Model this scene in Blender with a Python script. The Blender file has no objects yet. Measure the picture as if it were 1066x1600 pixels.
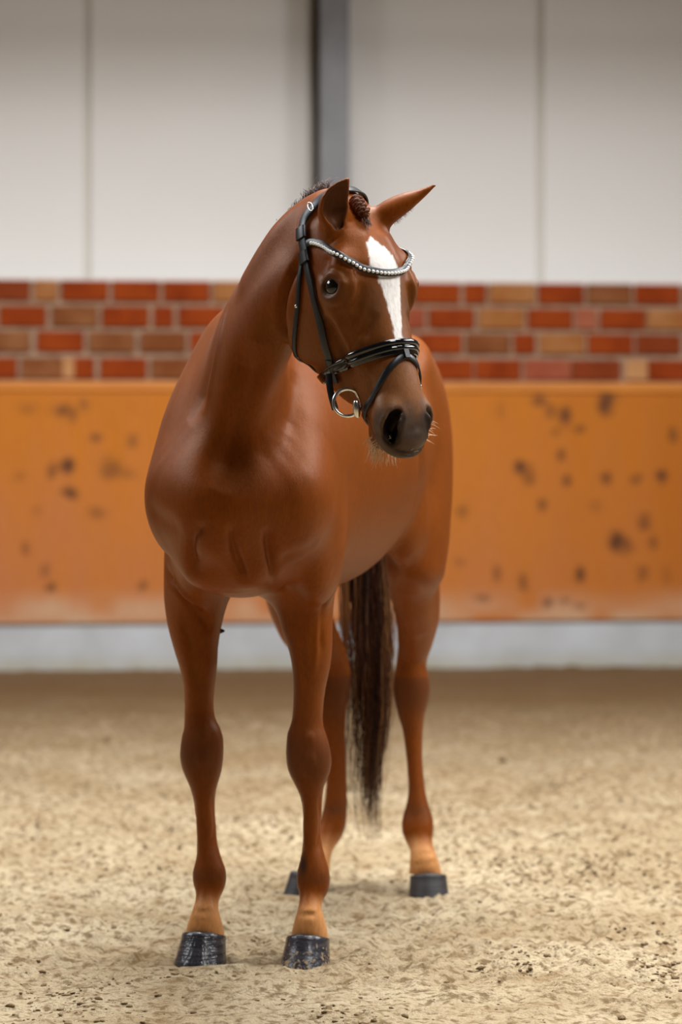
import bpy, bmesh, math, random
import numpy as np
from mathutils import Vector, Matrix, noise as mnoise
from mathutils.bvhtree import BVHTree
R3 = np.array
random.seed(7); rng = np.random.default_rng(7)
scene = bpy.context.scene
COL = scene.collection

# ------------------------------------------------------------------ camera
FPX, CX, HY, CAMH = 4536.0, 533.0, 730.0, 1.23      # focal length in px of a 1066x1600 frame, centre column, horizon row, lens height
cam_d = bpy.data.cameras.new('camera'); cam = bpy.data.objects.new('camera', cam_d); COL.objects.link(cam)
cam.location = (0, 0, CAMH); cam.rotation_euler = (math.pi/2, 0, 0)
cam_d.sensor_fit = 'VERTICAL'; cam_d.sensor_height = 36; cam_d.sensor_width = 24
cam_d.lens = FPX/1600*36
cam_d.shift_y = -(800-HY)/1600
cam_d.clip_end = 200
cam_d.dof.use_dof = True; cam_d.dof.focus_distance = 6.62; cam_d.dof.aperture_fstop = 2.6
scene.camera = cam
# ------------------------------------------------------------------ light
w = bpy.data.worlds.new('world'); scene.world = w; w.use_nodes = True
w.node_tree.nodes['Background'].inputs[0].default_value = (0.93, 0.96, 1.0, 1)
w.node_tree.nodes['Background'].inputs[1].default_value = 0.03

def area(name, loc, target, sx, sy, power, col=(1, 1, 1)):
    d = bpy.data.lights.new(name, 'AREA'); d.shape = 'RECTANGLE'; d.size = sx; d.size_y = sy; d.energy = power; d.color = col
    o = bpy.data.objects.new(name, d); COL.objects.link(o); o.location = loc
    o.rotation_euler = (Vector(target)-Vector(loc)).to_track_quat('-Z', 'Y').to_euler()
    return o
area('skylight', (0.4, 8.4, 6.4), (0.3, 8.3, 0), 4.5, 2.6, 760, (1.0, .975, .94))
area('skylight_far', (-.5, 11.6, 6.6), (-.5, 15.2, .9), 10, 2.5, 425, (1.0, .985, .975))
area('head_key', (2.6, 4.0, 6.0), (0.1, 6.5, 1.6), 1.6, 1.6, 165, (1.0, .985, .96))  # added key lamp, brightens the forehead and blaze
area('window_left', (-4.6, 8.0, 4.6), (0, 7.3, 1.2), 3.5, 1.6, 165, (.93, .96, 1.0))
area('window_right', (4.6, 8.2, 4.6), (0, 7.7, 1.2), 3.5, 1.6, 280, (.96, .98, 1.0))
vs = scene.view_settings
scene.display_settings.display_device = 'sRGB'
vs.view_transform = 'Standard'; vs.look = 'None'; vs.gamma = 1; vs.use_curve_mapping = False; vs.exposure = 0.0

# ------------------------------------------------------------------ helpers
def P(px, py, Y):
    return R3([(px-CX)*Y/FPX, Y, CAMH-(py-HY)*Y/FPX])
def s2l(c):
    c = np.asarray(c, float); return np.where(c <= .04045, c/12.92, ((c+.055)/1.055)**2.4)
def rgb(r, g, b):
    return tuple(s2l(R3([r, g, b])/255.0))+(1.0,)

class NT:
    """small node-tree writer"""
    def __init__(s, name):
        s.m = bpy.data.materials.new(name); s.m.use_nodes = True; s.t = s.m.node_tree
        s.b = s.t.nodes['Principled BSDF']; s.out = s.t.nodes['Material Output']
    def n(s, typ, **kw):
        nd = s.t.nodes.new(typ)
        for k, v in kw.items():
            if k.startswith('i_'):
                key = k[2:]; key = int(key) if key.isdigit() else key.replace('_', ' ')
                nd.inputs[key].default_value = v
            else: setattr(nd, k, v)
        return nd
    def l(s, a, b): s.t.links.new(a, b)
    def coord(s, which='Object', scale=(1, 1, 1)):
        tc = s.n('ShaderNodeTexCoord'); mp = s.n('ShaderNodeMapping'); mp.inputs['Scale'].default_value = scale
        s.l(tc.outputs[which], mp.inputs[0]); return mp.outputs[0]
    def noise(s, co, scale, detail=3, rough=.5, dist=0):
        nd = s.n('ShaderNodeTexNoise'); nd.inputs['Scale'].default_value = scale; nd.inputs['Detail'].default_value = detail
        nd.inputs['Roughness'].default_value = rough; nd.inputs['Distortion'].default_value = dist
        s.l(co, nd.inputs['Vector']); return nd.outputs['Fac']
    def ramp(s, fac, stops):
        nd = s.n('ShaderNodeValToRGB'); e = nd.color_ramp.elements
        while len(e) < len(stops): e.new(.5)
        for el, (p, c) in zip(e, stops): el.position = p; el.color = c if hasattr(c, '__len__') else (c, c, c, 1)
        s.l(fac, nd.inputs[0]); return nd.outputs[0]
    def mix(s, fac, a, b, mode='MIX'):
        nd = s.n('ShaderNodeMix', data_type='RGBA', blend_type=mode)
        for src, i in ((fac, 0), (a, 6), (b, 7)):
            if hasattr(src, 'links'): s.l(src, nd.inputs[i])
            else: nd.inputs[i].default_value = src
        return nd.outputs[2]
    def bump(s, h, strength, dist=.01):
        nd = s.n('ShaderNodeBump'); nd.inputs['Strength'].default_value = strength; nd.inputs['Distance'].default_value = dist
        s.l(h, nd.inputs['Height']); s.l(nd.outputs[0], s.b.inputs['Normal'])
    def base(s, c):
        if hasattr(c, 'links'): s.l(c, s.b.inputs['Base Color'])
        else: s.b.inputs['Base Color'].default_value = c
    def set(s, **kw):
        for k, v in kw.items(): s.b.inputs[k.replace('_', ' ')].default_value = v
        return s

def mesh_np(name, V, F, smooth=True):
    me = bpy.data.meshes.new(name)
    V = np.asarray(V, np.float32); F = np.asarray(F, np.int32)
    me.vertices.add(len(V)); me.vertices.foreach_set('co', V.ravel())
    k = F.shape[1]
    me.loops.add(F.size); me.loops.foreach_set('vertex_index', F.ravel())
    me.polygons.add(len(F)); me.polygons.foreach_set('loop_start', np.arange(0, F.size, k, dtype=np.int32))
    try: me.polygons.foreach_set('loop_total', np.full(len(F), k, np.int32))
    except Exception: pass
    me.update(calc_edges=True); me.validate()
    if smooth: me.polygons.foreach_set('use_smooth', np.ones(len(me.polygons), bool))
    return me
def link(name, me, mat=None, parent=None):
    o = bpy.data.objects.new(name, me); COL.objects.link(o)
    if mat is not None: me.materials.append(mat)
    if parent is not None: o.parent = parent
    return o
def tag(o, label, cat, group=None):
    o['label'] = label; o['category'] = cat
    if group: o['group'] = group
    return o
def structure(o): o['kind'] = 'structure'; return o

class MB:
    """collects polygons and links them as one mesh object"""
    def __init__(s): s.v = []; s.f = []
    def add(s, vs, fs):
        o = len(s.v); s.v += [tuple(map(float, x)) for x in vs]; s.f += [tuple(i+o for i in f) for f in fs]; return s
    def box(s, lo, hi):
        (a, b, c), (d, e, f) = lo, hi
        return s.add([(a,b,c),(d,b,c),(d,e,c),(a,e,c),(a,b,f),(d,b,f),(d,e,f),(a,e,f)],
                     [(0,3,2,1),(4,5,6,7),(0,1,5,4),(1,2,6,5),(2,3,7,6),(3,0,4,7)])
    def rings(s, rings, closed_ends=True, loop=False):
        n = len(rings[0]); o = len(s.v)
        for r in rings: s.v += [tuple(map(float, x)) for x in r]
        m = len(rings)
        for i in range(m if loop else m-1):
            a = o+i*n; b = o+((i+1) % m)*n
            for j in range(n): s.f.append((a+j, a+(j+1) % n, b+(j+1) % n, b+j))
        if closed_ends and not loop:
            s.f.append(tuple(o+j for j in reversed(range(n)))); s.f.append(tuple(o+(m-1)*n+j for j in range(n)))
        return s
    def build(s, name, mat, parent=None, smooth=False, bevel=0, seg=2, angle=None):
        me = bpy.data.meshes.new(name); me.from_pydata(s.v, [], s.f); me.update()
        if bevel:
            bm = bmesh.new(); bm.from_mesh(me)
            bmesh.ops.bevel(bm, geom=list(bm.edges), offset=bevel, segments=seg, affect='EDGES', profile=.6)
            bm.to_mesh(me); bm.free()
        if smooth: me.polygons.foreach_set('use_smooth', np.ones(len(me.polygons), bool))
        if angle: me.set_sharp_from_angle(angle=angle)
        return link(name, me, mat, parent)

def crom(pts, n):
    """Catmull-Rom resampling (rows = keys, any columns) to n rows, even in key distance"""
    p = np.asarray(pts, float); m = len(p)
    q = np.vstack([2*p[0]-p[1], p, 2*p[-1]-p[-2]])
    d = np.linalg.norm(np.diff(p[:, :3], axis=0), axis=1); cum = np.concatenate([[0], np.cumsum(d)])
    t = np.interp(np.linspace(0, cum[-1], n), cum, np.arange(m)); i = np.minimum(t.astype(int), m-2); f = (t-i)[:, None]
    a, b, c, e = q[i], q[i+1], q[i+2], q[i+3]
    return .5*((2*b)+(c-a)*f+(2*a-5*b+4*c-e)*f*f+(3*b-a-3*c+e)*f**3)
def unit(v):
    v = np.asarray(v, float); return v/np.maximum(np.linalg.norm(v, axis=-1, keepdims=True), 1e-9)
def vnoise(p, seed=0):
    """value noise on an (N,3) or (N,2) array, about -1..1"""
    p = np.asarray(p, float); i = np.floor(p).astype(np.int64); f = p-i; f = f*f*(3-2*f); D = p.shape[1]
    out = np.zeros(len(p))
    for c in range(2**D):
        o = [(c >> k) & 1 for k in range(D)]
        h = np.full(len(p), 1013*(seed+1), np.int64); wgt = np.ones(len(p))
        for k in range(D):
            h = (h*1664525+(i[:, k]+o[k])*(374761393, 668265263, 2246822519)[k]) & 0x7fffffff
            wgt = wgt*(f[:, k] if o[k] else 1-f[:, k])
        h = ((h ^ (h >> 13))*1274126177) & 0x7fffffff; h = h ^ (h >> 16)
        out += wgt*((h & 0xffff)/32767.5-1)
    return out

# ------------------------------------------------------------------ horse frames
G = R3([-.218, 7.15, 0.0]); FW = R3([-.2435, -.9699, 0.0]); LF = R3([.9699, -.2435, 0.0]); UP = R3([0, 0, 1.0])
def B(s, l, z): return G+s*FW+l*LF+z*UP
HY_, HP_, HR_ = math.radians(40), math.radians(22), math.radians(-2.5)
def head_axes():
    u = R3([0, -math.sin(HP_), -math.cos(HP_)]); ww = R3([0, -math.cos(HP_), math.sin(HP_)]); v = R3([1., 0, 0])
    c, s = math.cos(HR_), math.sin(HR_); Rm = R3([[c, 0, s], [0, 1, 0], [-s, 0, c]])
    c, s = math.cos(HY_), math.sin(HY_); Z = R3([[c, -s, 0], [s, c, 0], [0, 0, 1]])
    M = Z@Rm; return M@u, M@v, M@ww
HU, HV, HW = head_axes(); HO = P(551, 305, 6.6)
KU, KV, KW = .94, 1.10, 1.05
def H(u, v, w):
    u = .2+(u-.2)*KU if u > .2 else u
    return HO+u*HU+v*KV*HV+w*KW*HW
def to_head(X):
    d = X-HO; u = d@HU
    return np.stack([np.where(u > .2, .2+(u-.2)/KU, u), d@HV/KV, d@HW/KW], -1)
# ------------------------------------------------------------------ the hall: floor, wall
WA = math.radians(6.3); WC = R3([0, 17.4, 0])
def wall_xy(px, py, off=0.0):
    """wall coordinates (x along, z up) of a photo pixel on the wall plane shifted back by off"""
    k = (px-CX)/FPX; Y = (17.4+off/math.cos(WA))/(1-k*math.tan(WA))
    return k*Y/math.cos(WA)+off*math.tan(WA)*0, CAMH-(py-HY)*Y/FPX
def wx(px, off=0.0): return wall_xy(px, HY, off)[0]

# sand
def sand_height(x, y):
    p = np.stack([x, y], 1); q = p*R3([1.0, .85])
    h = .010*vnoise(q*3.1, 1)+.009*vnoise(q*7.3, 2)+.012*np.maximum(vnoise(q*15.0, 3), -.2)+.014*np.maximum(vnoise(q*29.0, 4), -.1)
    rough = 1.3*(.42+.58*sstep_(6.5, 7.2, y+.25*vnoise(q*1.7, 5))); rough = rough*(1-.7*sstep_(13, 16.5, y)); h = h*rough+.009*rough*(np.maximum(.35-np.abs(vnoise(q*20, 8)), 0)-.12)
    h += .006*np.maximum(vnoise(q*52, 6)-.1, 0)*2*np.maximum(vnoise(q*2.3, 7)+.35, 0)
    for hx, hy, r in FEET:
        d = np.hypot(x-hx, y-hy); h = h*(1-.85*np.exp(-(d/r)**2))-.001*np.exp(-(d/r)**2)
    return h-.003
def sstep_(a, b, x):
    t = np.clip((x-a)/(b-a), 0, 1); return t*t*(3-2*t)
FEET = [(-.352, 7.22, .10), (-.090, 7.175, .10), (.252, 8.35, .10), (-.095, 8.38, .11)]
gx = np.concatenate([np.linspace(-10, -2.7, 12), np.arange(-2.6, 2.6, .0125), np.linspace(2.65, 10, 12)])
gy = [5.4]
while gy[-1] < 17.9: gy.append(gy[-1]+.0085*(gy[-1]/6.4)**2)
gy = np.concatenate([np.linspace(-3, 5.2, 10), gy, [19.5]])
XX, YY = np.meshgrid(gx, gy); hz = sand_height(XX.ravel(), YY.ravel())
hz = hz+.05*sstep_(17.0, 17.7, YY.ravel()-XX.ravel()*math.tan(WA))
n_x = len(gx); ii = (np.arange(len(gy)-1)[:, None]*n_x+np.arange(n_x-1)[None, :]).ravel()
fl_me = mesh_np('floor', np.stack([XX.ravel(), YY.ravel(), hz], 1), np.stack([ii, ii+1, ii+n_x+1, ii+n_x], 1))
m = NT('sand'); co = m.coord('Object')
n1 = m.noise(co, 9, 4, .6); n2 = m.noise(co, 1.6, 3, .55); n3 = m.noise(co, 160, 3, .7); n4 = m.noise(co, 38, 3, .6)
c = m.ramp(n2, [(.32, rgb(170, 150, 118)), (.68, rgb(200, 184, 154))])
c = m.mix(m.ramp(n4, [(.36, .85), (.52, 0)]), c, rgb(112, 90, 60))
c = m.mix(m.ramp(n1, [(.30, .55), (.48, 0)]), c, rgb(138, 110, 74))
c = m.mix(m.ramp(n3, [(.28, .55), (.52, 0)]), c, rgb(118, 94, 62))
# darker sand towards the wall
sp = m.n('ShaderNodeSeparateXYZ'); m.l(co, sp.inputs[0])
mr = m.n('ShaderNodeMapRange', i_1=8.8, i_2=15.5); m.l(sp.outputs[1], mr.inputs[0])
mul = m.n('ShaderNodeMath', operation='MULTIPLY'); m.l(mr.outputs[0], mul.inputs[0]); mul.inputs[1].default_value = .85
c = m.mix(mul.outputs[0], c, rgb(112, 84, 52))
m.base(c); m.set(Roughness=.95); m.b.inputs['Specular IOR Level'].default_value = .15
hb = m.n('ShaderNodeMath', operation='ADD'); m.l(n3, hb.inputs[0]); m.l(n4, hb.inputs[1]); m.bump(hb.outputs[0], .8, .012)
floor = structure(link('floor', fl_me, m.m))

# wall: masonry core behind everything, parent of the pieces
WB = bpy.data.objects.new
def wall_child(mb, name, mat, parent, **kw): return mb.build(name, mat, parent, **kw)
z_top, z_brick, z_board = 2.329, 1.736, .302
mort = NT('mortar'); co = mort.coord(); mort.base(mort.ramp(mort.noise(co, 14, 4), [(.3, rgb(140, 112, 92)), (.7, rgb(168, 140, 118))])); mort.set(Roughness=.95); mort.b.inputs['Specular IOR Level'].default_value = .1
mort.bump(mort.noise(co, 90, 3), .4)
wall = MB().box((-9, .012, -.3), (9, .36, z_top)).build('wall_back', mort.m)
wall.location = WC; wall.rotation_euler = (0, 0, WA); structure(wall)
# upper backing behind the white panels
backm = NT('panel_joint'); backm.base(rgb(224, 220, 212)); backm.set(Roughness=.8)
MB().box((-9, .46, z_top-.3), (9, .60, 5.2)).build('panel_backing', backm.m, wall)
pan = NT('white_panel'); co = pan.coord('Object')
st = pan.n('ShaderNodeTexWave', wave_type='BANDS', bands_direction='X', i_Scale=14.0, i_Distortion=0.0); pan.l(co, st.inputs[0])
pan.base(pan.mix(pan.ramp(pan.noise(co, 1.1, 3), [(.3, 0.0), (.8, .35)]), rgb(229, 228, 227), rgb(221, 218, 215))); pan.set(Roughness=.42); pan.bump(st.outputs['Fac'], .05, .002)
joints = [wx(px, .42) for px in (-1617, -1264, -911, -557, -204, 148.5, 502, 856, 1210, 1564, 1918, 2271, 2625)]
for a, b in zip(joints[:-1], joints[1:]):
    MB().box((a+.021, .42, z_top-.25), (b-.021, .455, 5.2)).build('wall_panel', pan.m, wall, bevel=.008, seg=2)
# bricks, laid out as in the photograph
def brick_mat(name, c1, c2, c3=None):
    b = NT(name); co = b.coord('Object'); gi = b.n('ShaderNodeObjectInfo')
    ad = b.n('ShaderNodeVectorMath', operation='ADD'); b.l(co, ad.inputs[0]); b.l(gi.outputs['Location'], ad.inputs[1])
    col = b.ramp(b.noise(ad.outputs[0], 5, 3, .5), [(.35, c1), (.68, c2)])
    b.base(col); b.set(Roughness=.9); b.b.inputs['Specular IOR Level'].default_value = .12; b.bump(b.noise(ad.outputs[0], 60, 3), .35); return b.m
BR = {'r': brick_mat('red_brick', rgb(146, 62, 20), rgb(126, 48, 14)), 'd': brick_mat('dark_red_brick', rgb(116, 50, 20), rgb(134, 60, 30)),
      'p': brick_mat('dusty_red_brick', rgb(158, 92, 68), rgb(140, 66, 44)), 'b': brick_mat('brown_brick', rgb(118, 66, 36), rgb(140, 92, 58)),
      't': brick_mat('tan_brick', rgb(148, 90, 44), rgb(166, 116, 74)), 'y': brick_mat('pale_brick', rgb(176, 126, 84), rgb(186, 140, 96))}
rows = [(443.6, 470, 'd-20:43 t58:85 r100:165 r181:244 r260:323 t338:402 r418:444 r460:523 b540:602 d617:641 r651:715 r729:756 t768:833 r846:907 b921:984 r996:1059 b1074:1137 r1152:1216'),
        (483, 510, 'r2:69 b84:150 r164:228 r244:267 r283:347 b362:426 r441:505 r520:546 t562:618 p632:660 r674:737 t752:816 r828:892 p904:929 r942:1005 t1015:1078 r1094:1158 b-78:-12'),
        (523, 548.5, 'b-22:45 r62:126 b142:207 b223:287 r302:366 r382:446 t462:526 r542:606 p620:645 r657:718 b733:793 r807:833 t847:910 r923:985 d998:1059 r1075:1140 r-102:-37'),
        (563, 590, 'r-42:22 b37:100 y101:113 r120:144 r161:225 b240:304 r320:384 d400:464 r480:544 b560:624 r640:663 r676:734 r747:810 p825:887 d899:965 y981:1008 r1017:1080 d1096:1160 b-122:-58')]
bcache = {}
def brick(x0, x1, z0, z1, kind):
    key = (round((x1-x0)*50), kind)
    if key not in bcache:
        w_ = (x1-x0)/2; h_ = (z1-z0)/2
        o = MB().box((-w_, -.012, -h_), (w_, .03, h_)).build('brick', BR[kind], wall, bevel=.005, seg=1); bcache[key] = o.data
    else: o = link('brick', bcache[key], None, wall)
    o.location = ((x0+x1)/2, rng.uniform(-.002, .003), (z0+z1)/2); return o
Zp = lambda py: CAMH-(py-HY)*17.4/FPX
PADX = 4/260.7
spans = []
for y0, y1, txt in rows:
    used = []
    for tk in txt.split():
        a, b = tk[1:].split(':'); a, b = float(a), float(b); used.append((a, b)); brick(wx(a)-PADX, wx(b)+PADX, Zp(y1+2.5), Zp(y0-2.5), tk[0])
    lo = min(a for a, b in used); hi = max(b for a, b in used)
    for k in range(1, 19):
        brick(wx(lo-80*k)-PADX, wx(lo-80*k+64)+PADX, Zp(y1+2.5), Zp(y0-2.5), rng.choice(list('rrrbtdp')))
        brick(wx(hi+80*k-64)-PADX, wx(hi+80*k)+PADX, Zp(y1+2.5), Zp(y0-2.5), rng.choice(list('rrrbtdp')))
# stone ledge on the brickwork
ledm = NT('ledge'); ledm.base(rgb(214, 204, 196)); ledm.set(Roughness=.6)
structure(MB().box((-9, -.004, z_top), (9, .42, z_top+.022)).build('ledge', ledm.m, wall, bevel=.004, seg=1))
# orange kick board with its dark hoof marks and knots as pigment
nbx, nbz = 720, 100
bx = np.linspace(-7.6, 7.6, nbx); bz = np.linspace(z_board, z_brick-.055, nbz)
BX, BZ = np.meshgrid(bx, bz); V = np.stack([BX.ravel(), np.full(BX.size, -.045), BZ.ravel()], 1)
xr = BX.ravel(); zr = BZ.ravel()
spots = '''97,642,18,10,60 114,645,8,12,60 149,684,8,8,65 206,689,7,10,45 107,728,10,12,85 81,736,8,12,55 175,733,16,16,48 198,739,10,8,32 110,772,12,10,75 153,801,14,8,45 39,856,5,10,55 70,892,6,14,42 80,916,8,7,65 223,915,6,8,50
42,638,12,10,30 130,632,8,10,42 944,630,14,18,85 841,626,10,8,55 883,649,9,18,75 858,645,8,12,45 906,671,8,8,55 866,675,8,6,38 809,730,9,10,90 824,740,12,16,50 875,710,7,9,65 883,751,6,8,65 944,748,8,10,65 1033,744,8,10,80
991,748,10,8,50 1050,679,6,14,55 721,797,8,10,38 845,788,7,9,55 963,843,12,16,90 976,854,10,14,55 1005,816,10,12,55 1018,847,6,9,55 904,896,7,12,90 774,896,6,12,50 816,908,7,14,50 1001,896,9,10,50 751,934,12,8,50 856,942,8,8,65
904,946,10,6,55 717,877,8,8,32 881,938,8,6,42 984,855,8,8,35 30,745,10,8,25 58,800,8,8,22 930,790,10,10,25 1040,900,8,12,30 780,640,8,14,22 -40,700,14,14,60 -70,800,12,16,50 -30,900,10,10,60 1110,700,12,16,70 1150,820,14,14,60 1100,880,10,12,55 330,700,10,14,60 420,800,14,12,50'''.split()
dark = np.zeros(xr.size); pw = np.stack([xr, zr], 1)
wob = .35*vnoise(pw*22, 11)+.25*vnoise(pw*48, 12)
for sp_ in spots:
    px, py, rx, ry, a = map(float, sp_.split(',')); x0, z0 = wall_xy(px, py)
    d = np.hypot((xr-x0)/(rx/260*1.0), (zr-z0)/(ry/260*1.0))+wob
    dark = np.maximum(dark, a/100*1.05*(1-sstep_(.3, 1.6, d)))
sx = np.clip(xr/4.2, -1, 1)
f1 = sstep_(1.75, .35, zr)*(.75-.25*sx)+.18*vnoise(pw*R3([9, 2.2]), 13)+.12*vnoise(pw*R3([30, 3]), 14)
top = s2l(R3([190, 112, 20])/255); low = s2l(R3([184, 112, 62])/255); edge = s2l(R3([168, 92, 8])/255)
f1 = np.clip(f1, 0, 1)[:, None]; colr = top*(1-f1)+low*f1
g = np.clip(sstep_(.8, 2.2, xr)*.6+.15*vnoise(pw*R3([5, 1]), 15), 0, 1)[:, None]; colr = colr*(1-g)+edge*g
dust = np.clip(sstep_(.55, .30, zr)*(.35+.5*vnoise(pw*7, 16)+.4*sstep_(0, -2, xr)), 0, .8)[:, None]; colr = colr*(1-dust)+s2l(R3([196, 170, 142])/255)*dust
d_ = np.clip(dark*1.15, 0, .95)[:, None]; colr = colr*(1-d_)+s2l(R3([72, 40, 22])/255)*d_
ii = (np.arange(nbz-1)[:, None]*nbx+np.arange(nbx-1)[None, :]).ravel(); Fb = np.stack([ii, ii+1, ii+nbx+1, ii+nbx], 1)
b_me = mesh_np('kick_board', V, Fb)
at = b_me.color_attributes.new('pigment', 'FLOAT_COLOR', 'POINT'); at.data.foreach_set('color', np.concatenate([colr, np.ones((len(colr), 1))], 1).astype(np.float32).ravel())
bm_ = NT('orange_board'); an = bm_.n('ShaderNodeVertexColor', layer_name='pigment'); co = bm_.coord('Object', (3, 1, .35))
bm_.base(bm_.mix(bm_.ramp(bm_.noise(co, 26, 4, .6), [(.35, .22), (.6, 0)]), an.outputs[0], rgb(150, 84, 30))); bm_.set(Roughness=.55); bm_.b.inputs['Specular IOR Level'].default_value = .25; bm_.bump(bm_.noise(co, 30, 4), .12)
me2 = bmesh.new(); me2.from_mesh(b_me)
be = [e for e in me2.edges if e.is_boundary]; r_ = bmesh.ops.extrude_edge_only(me2, edges=be)
for v_ in r_['geom']:
    if isinstance(v_, bmesh.types.BMVert): v_.co.y = .012
me2.to_mesh(b_me); me2.free()
link('kick_board', b_me, bm_.m, wall)
rail = NT('orange_rail'); co = rail.coord('Object', (1, 1, 6)); rail.base(rail.ramp(rail.noise(co, 3, 4), [(.3, rgb(186, 108, 22)), (.7, rgb(204, 126, 34))])); rail.set(Roughness=.45)
MB().box((-9, -.058, z_brick-.055), (9, .012, z_brick+.004)).build('board_rail', rail.m, wall, bevel=.008, seg=2)
conc = NT('concrete'); co = conc.coord('Object')
cc_ = conc.ramp(conc.noise(co, 2.2, 5, .6), [(.3, rgb(168, 170, 172)), (.7, rgb(188, 192, 197))])
spz = conc.n('ShaderNodeSeparateXYZ'); conc.l(co, spz.inputs[0]); mz = conc.n('ShaderNodeMapRange', i_1=.14, i_2=.03); conc.l(spz.outputs[2], mz.inputs[0])
mm = conc.n('ShaderNodeMath', operation='MULTIPLY'); conc.l(mz.outputs[0], mm.inputs[0]); conc.l(conc.noise(co, 6, 4), mm.inputs[1])
conc.base(conc.mix(mm.outputs[0], cc_, rgb(158, 150, 116))); conc.set(Roughness=.8); conc.bump(conc.noise(co, 40, 4), .25)
bb = MB().box((-9, -.03, -.3), (9, .012, z_board-.004)).build('baseboard_back', conc.m, wall, bevel=.006, seg=1); structure(bb)
# steel column standing between the panels and the brickwork
steel = NT('grey_steel'); co = steel.coord('Object', (1, 1, .4)); steel.base(steel.ramp(steel.noise(co, 7, 4), [(.3, rgb(116, 117, 122)), (.7, rgb(136, 137, 143))])); steel.set(Roughness=.55, Metallic=.1)
dsteel = NT('shaded_steel'); dsteel.base(rgb(70, 60, 50)); dsteel.set(Roughness=.8)  # shade of the column's recess, put into the web and rear flange colour
col_o = bpy.data.objects.new('steel_column', None); COL.objects.link(col_o); col_o.parent = None
xl, xr_ = wx(500), wx(546); xm = (xl+xr_)/2
col_o.location = tuple(WC+R3([math.cos(WA)*xm, math.sin(WA)*xm, z_top+.022])); col_o.rotation_euler = (0, 0, WA)
hw = (xr_-xl)/2; zt = 5.2-z_top
MB().box((-hw, .0, 0), (hw, .018, zt)).build('front_flange', steel.m, col_o, bevel=.004, seg=1)
MB().box((-.007, .018, 0), (.007, .385, zt)).build('web', dsteel.m, col_o)
MB().box((-hw, .385, 0), (hw, .405, zt)).build('rear_flange', dsteel.m, col_o, bevel=.004, seg=1)
tag(col_o, 'grey steel column standing on the brick ledge between the white wall panels', 'column')
# side walls of the hall, coloured dark to cut their bounced light
sidem = NT('side_wall'); sidem.base(rgb(104, 92, 80)); sidem.set(Roughness=.7)
for nm, sx_ in (('wall_left', -7.7), ('wall_right', 7.7)):
    structure(MB().box((sx_-.1, -3.0, -.3), (sx_+.1, 18.6, 5.2)).build(nm, sidem.m))
# unseen roof edge, added and hung low to shade the upper panels
eave_m = NT('shade_eave_sheet'); eave_m.base(rgb(190, 188, 184)); eave_m.set(Roughness=.7)
ce = MB().box((-9, -2.6, 4.55), (9, .62, 4.7)).build('shade_eave', eave_m.m); ce.location = WC; ce.rotation_euler = (0, 0, WA); structure(ce)
# ------------------------------------------------------------------ horse body as one distance field, meshed once
RES = 1.0
def axis_coords(bands):
    out = []
    for a, b, h in bands: out.append(np.arange(a, b-h*.01, h))
    return np.concatenate(out).astype(np.float32)
GX = axis_coords([(-.54, -.15, .0075*RES), (-.15, .27, .0042*RES), (.27, .40, .0075*RES)])
GY = axis_coords([(6.10, 6.95, .0042*RES), (6.95, 8.76, .0075*RES)])
GZ = axis_coords([(.05, 1.20, .0075*RES), (1.20, 2.0, .0042*RES)])
FLD = np.ones((len(GX), len(GY), len(GZ)), np.float32)
def sub(lo, hi):
    i = [slice(max(0, int(np.searchsorted(g, a))-1), int(np.searchsorted(g, b))+1) for g, a, b in zip((GX, GY, GZ), lo, hi)]
    return tuple(i)
def pts(sl):
    return GX[sl[0]][:, None, None], GY[sl[1]][None, :, None], GZ[sl[2]][None, None, :]
def smin(a, b, k):
    if k <= 0: return np.minimum(a, b)
    h = np.maximum(k-np.abs(a-b), 0)/k
    return np.minimum(a, b)-h*h*k*.25
def smax(a, b, k): return -smin(-a, -b, k)
def seg_field(p0, p1, sl, n, first=False, last=False):
    """elliptic cone between two stations (c, r, u, a, bu, bd)"""
    X, Y, Z = pts(sl)
    c0, c1 = p0[0], p1[0]; ax = c1-c0; L2 = float(ax@ax)+1e-12; T = ax/math.sqrt(L2)
    dx, dy, dz = X-c0[0], Y-c0[1], Z-c0[2]
    tr = ((dx*ax[0]+dy*ax[1]+dz*ax[2])/L2).astype(np.float32); t = np.clip(tr, 0, 1)
    dx = dx-t*ax[0]; dy = dy-t*ax[1]; dz = dz-t*ax[2]
    dr = p1[1]-p0[1]; du = p1[2]-p0[2]
    x = dx*p0[1][0]+dy*p0[1][1]+dz*p0[1][2]; y = dx*p0[2][0]+dy*p0[2][1]+dz*p0[2][2]
    if np.abs(dr).max() > 1e-4: x = x+t*(dx*dr[0]+dy*dr[1]+dz*dr[2])
    if np.abs(du).max() > 1e-4: y = y+t*(dx*du[0]+dy*du[1]+dz*du[2])
    a = p0[3]+t*(p1[3]-p0[3]); bu = p0[4]+t*(p1[4]-p0[4]); bd = p0[5]+t*(p1[5]-p0[5])
    b = np.where(y > 0, bu, bd)
    q = (tr-t)*math.sqrt(L2); m = np.minimum(a, b)
    # inside the chain the overshoot counts fourfold, so neighbouring pieces meet without ribs
    fac = np.where(tr > 1, 1.0 if last else 4.0, np.where(tr < 0, 1.0 if first else 4.0, 0)).astype(np.float32)
    q = q*fac
    if n == 2: k0 = np.sqrt((x/a)**2+(y/b)**2+(q/m)**2)
    else: k0 = np.sqrt((np.abs(x/a)**n+np.abs(y/b)**n)**(2.0/n)+(q/m)**2)
    k1 = np.sqrt((x/(a*a))**2+(y/(b*b))**2+(q/(m*m))**2)+1e-9
    d = k0*(k0-1)/k1 if n == 2 else (k0-1)*np.sqrt(x*x+y*y+q*q)/np.maximum(k0, 1e-6)
    return np.where(k0 < .3, (k0-1)*np.minimum(a, b), d).astype(np.float32)
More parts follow.
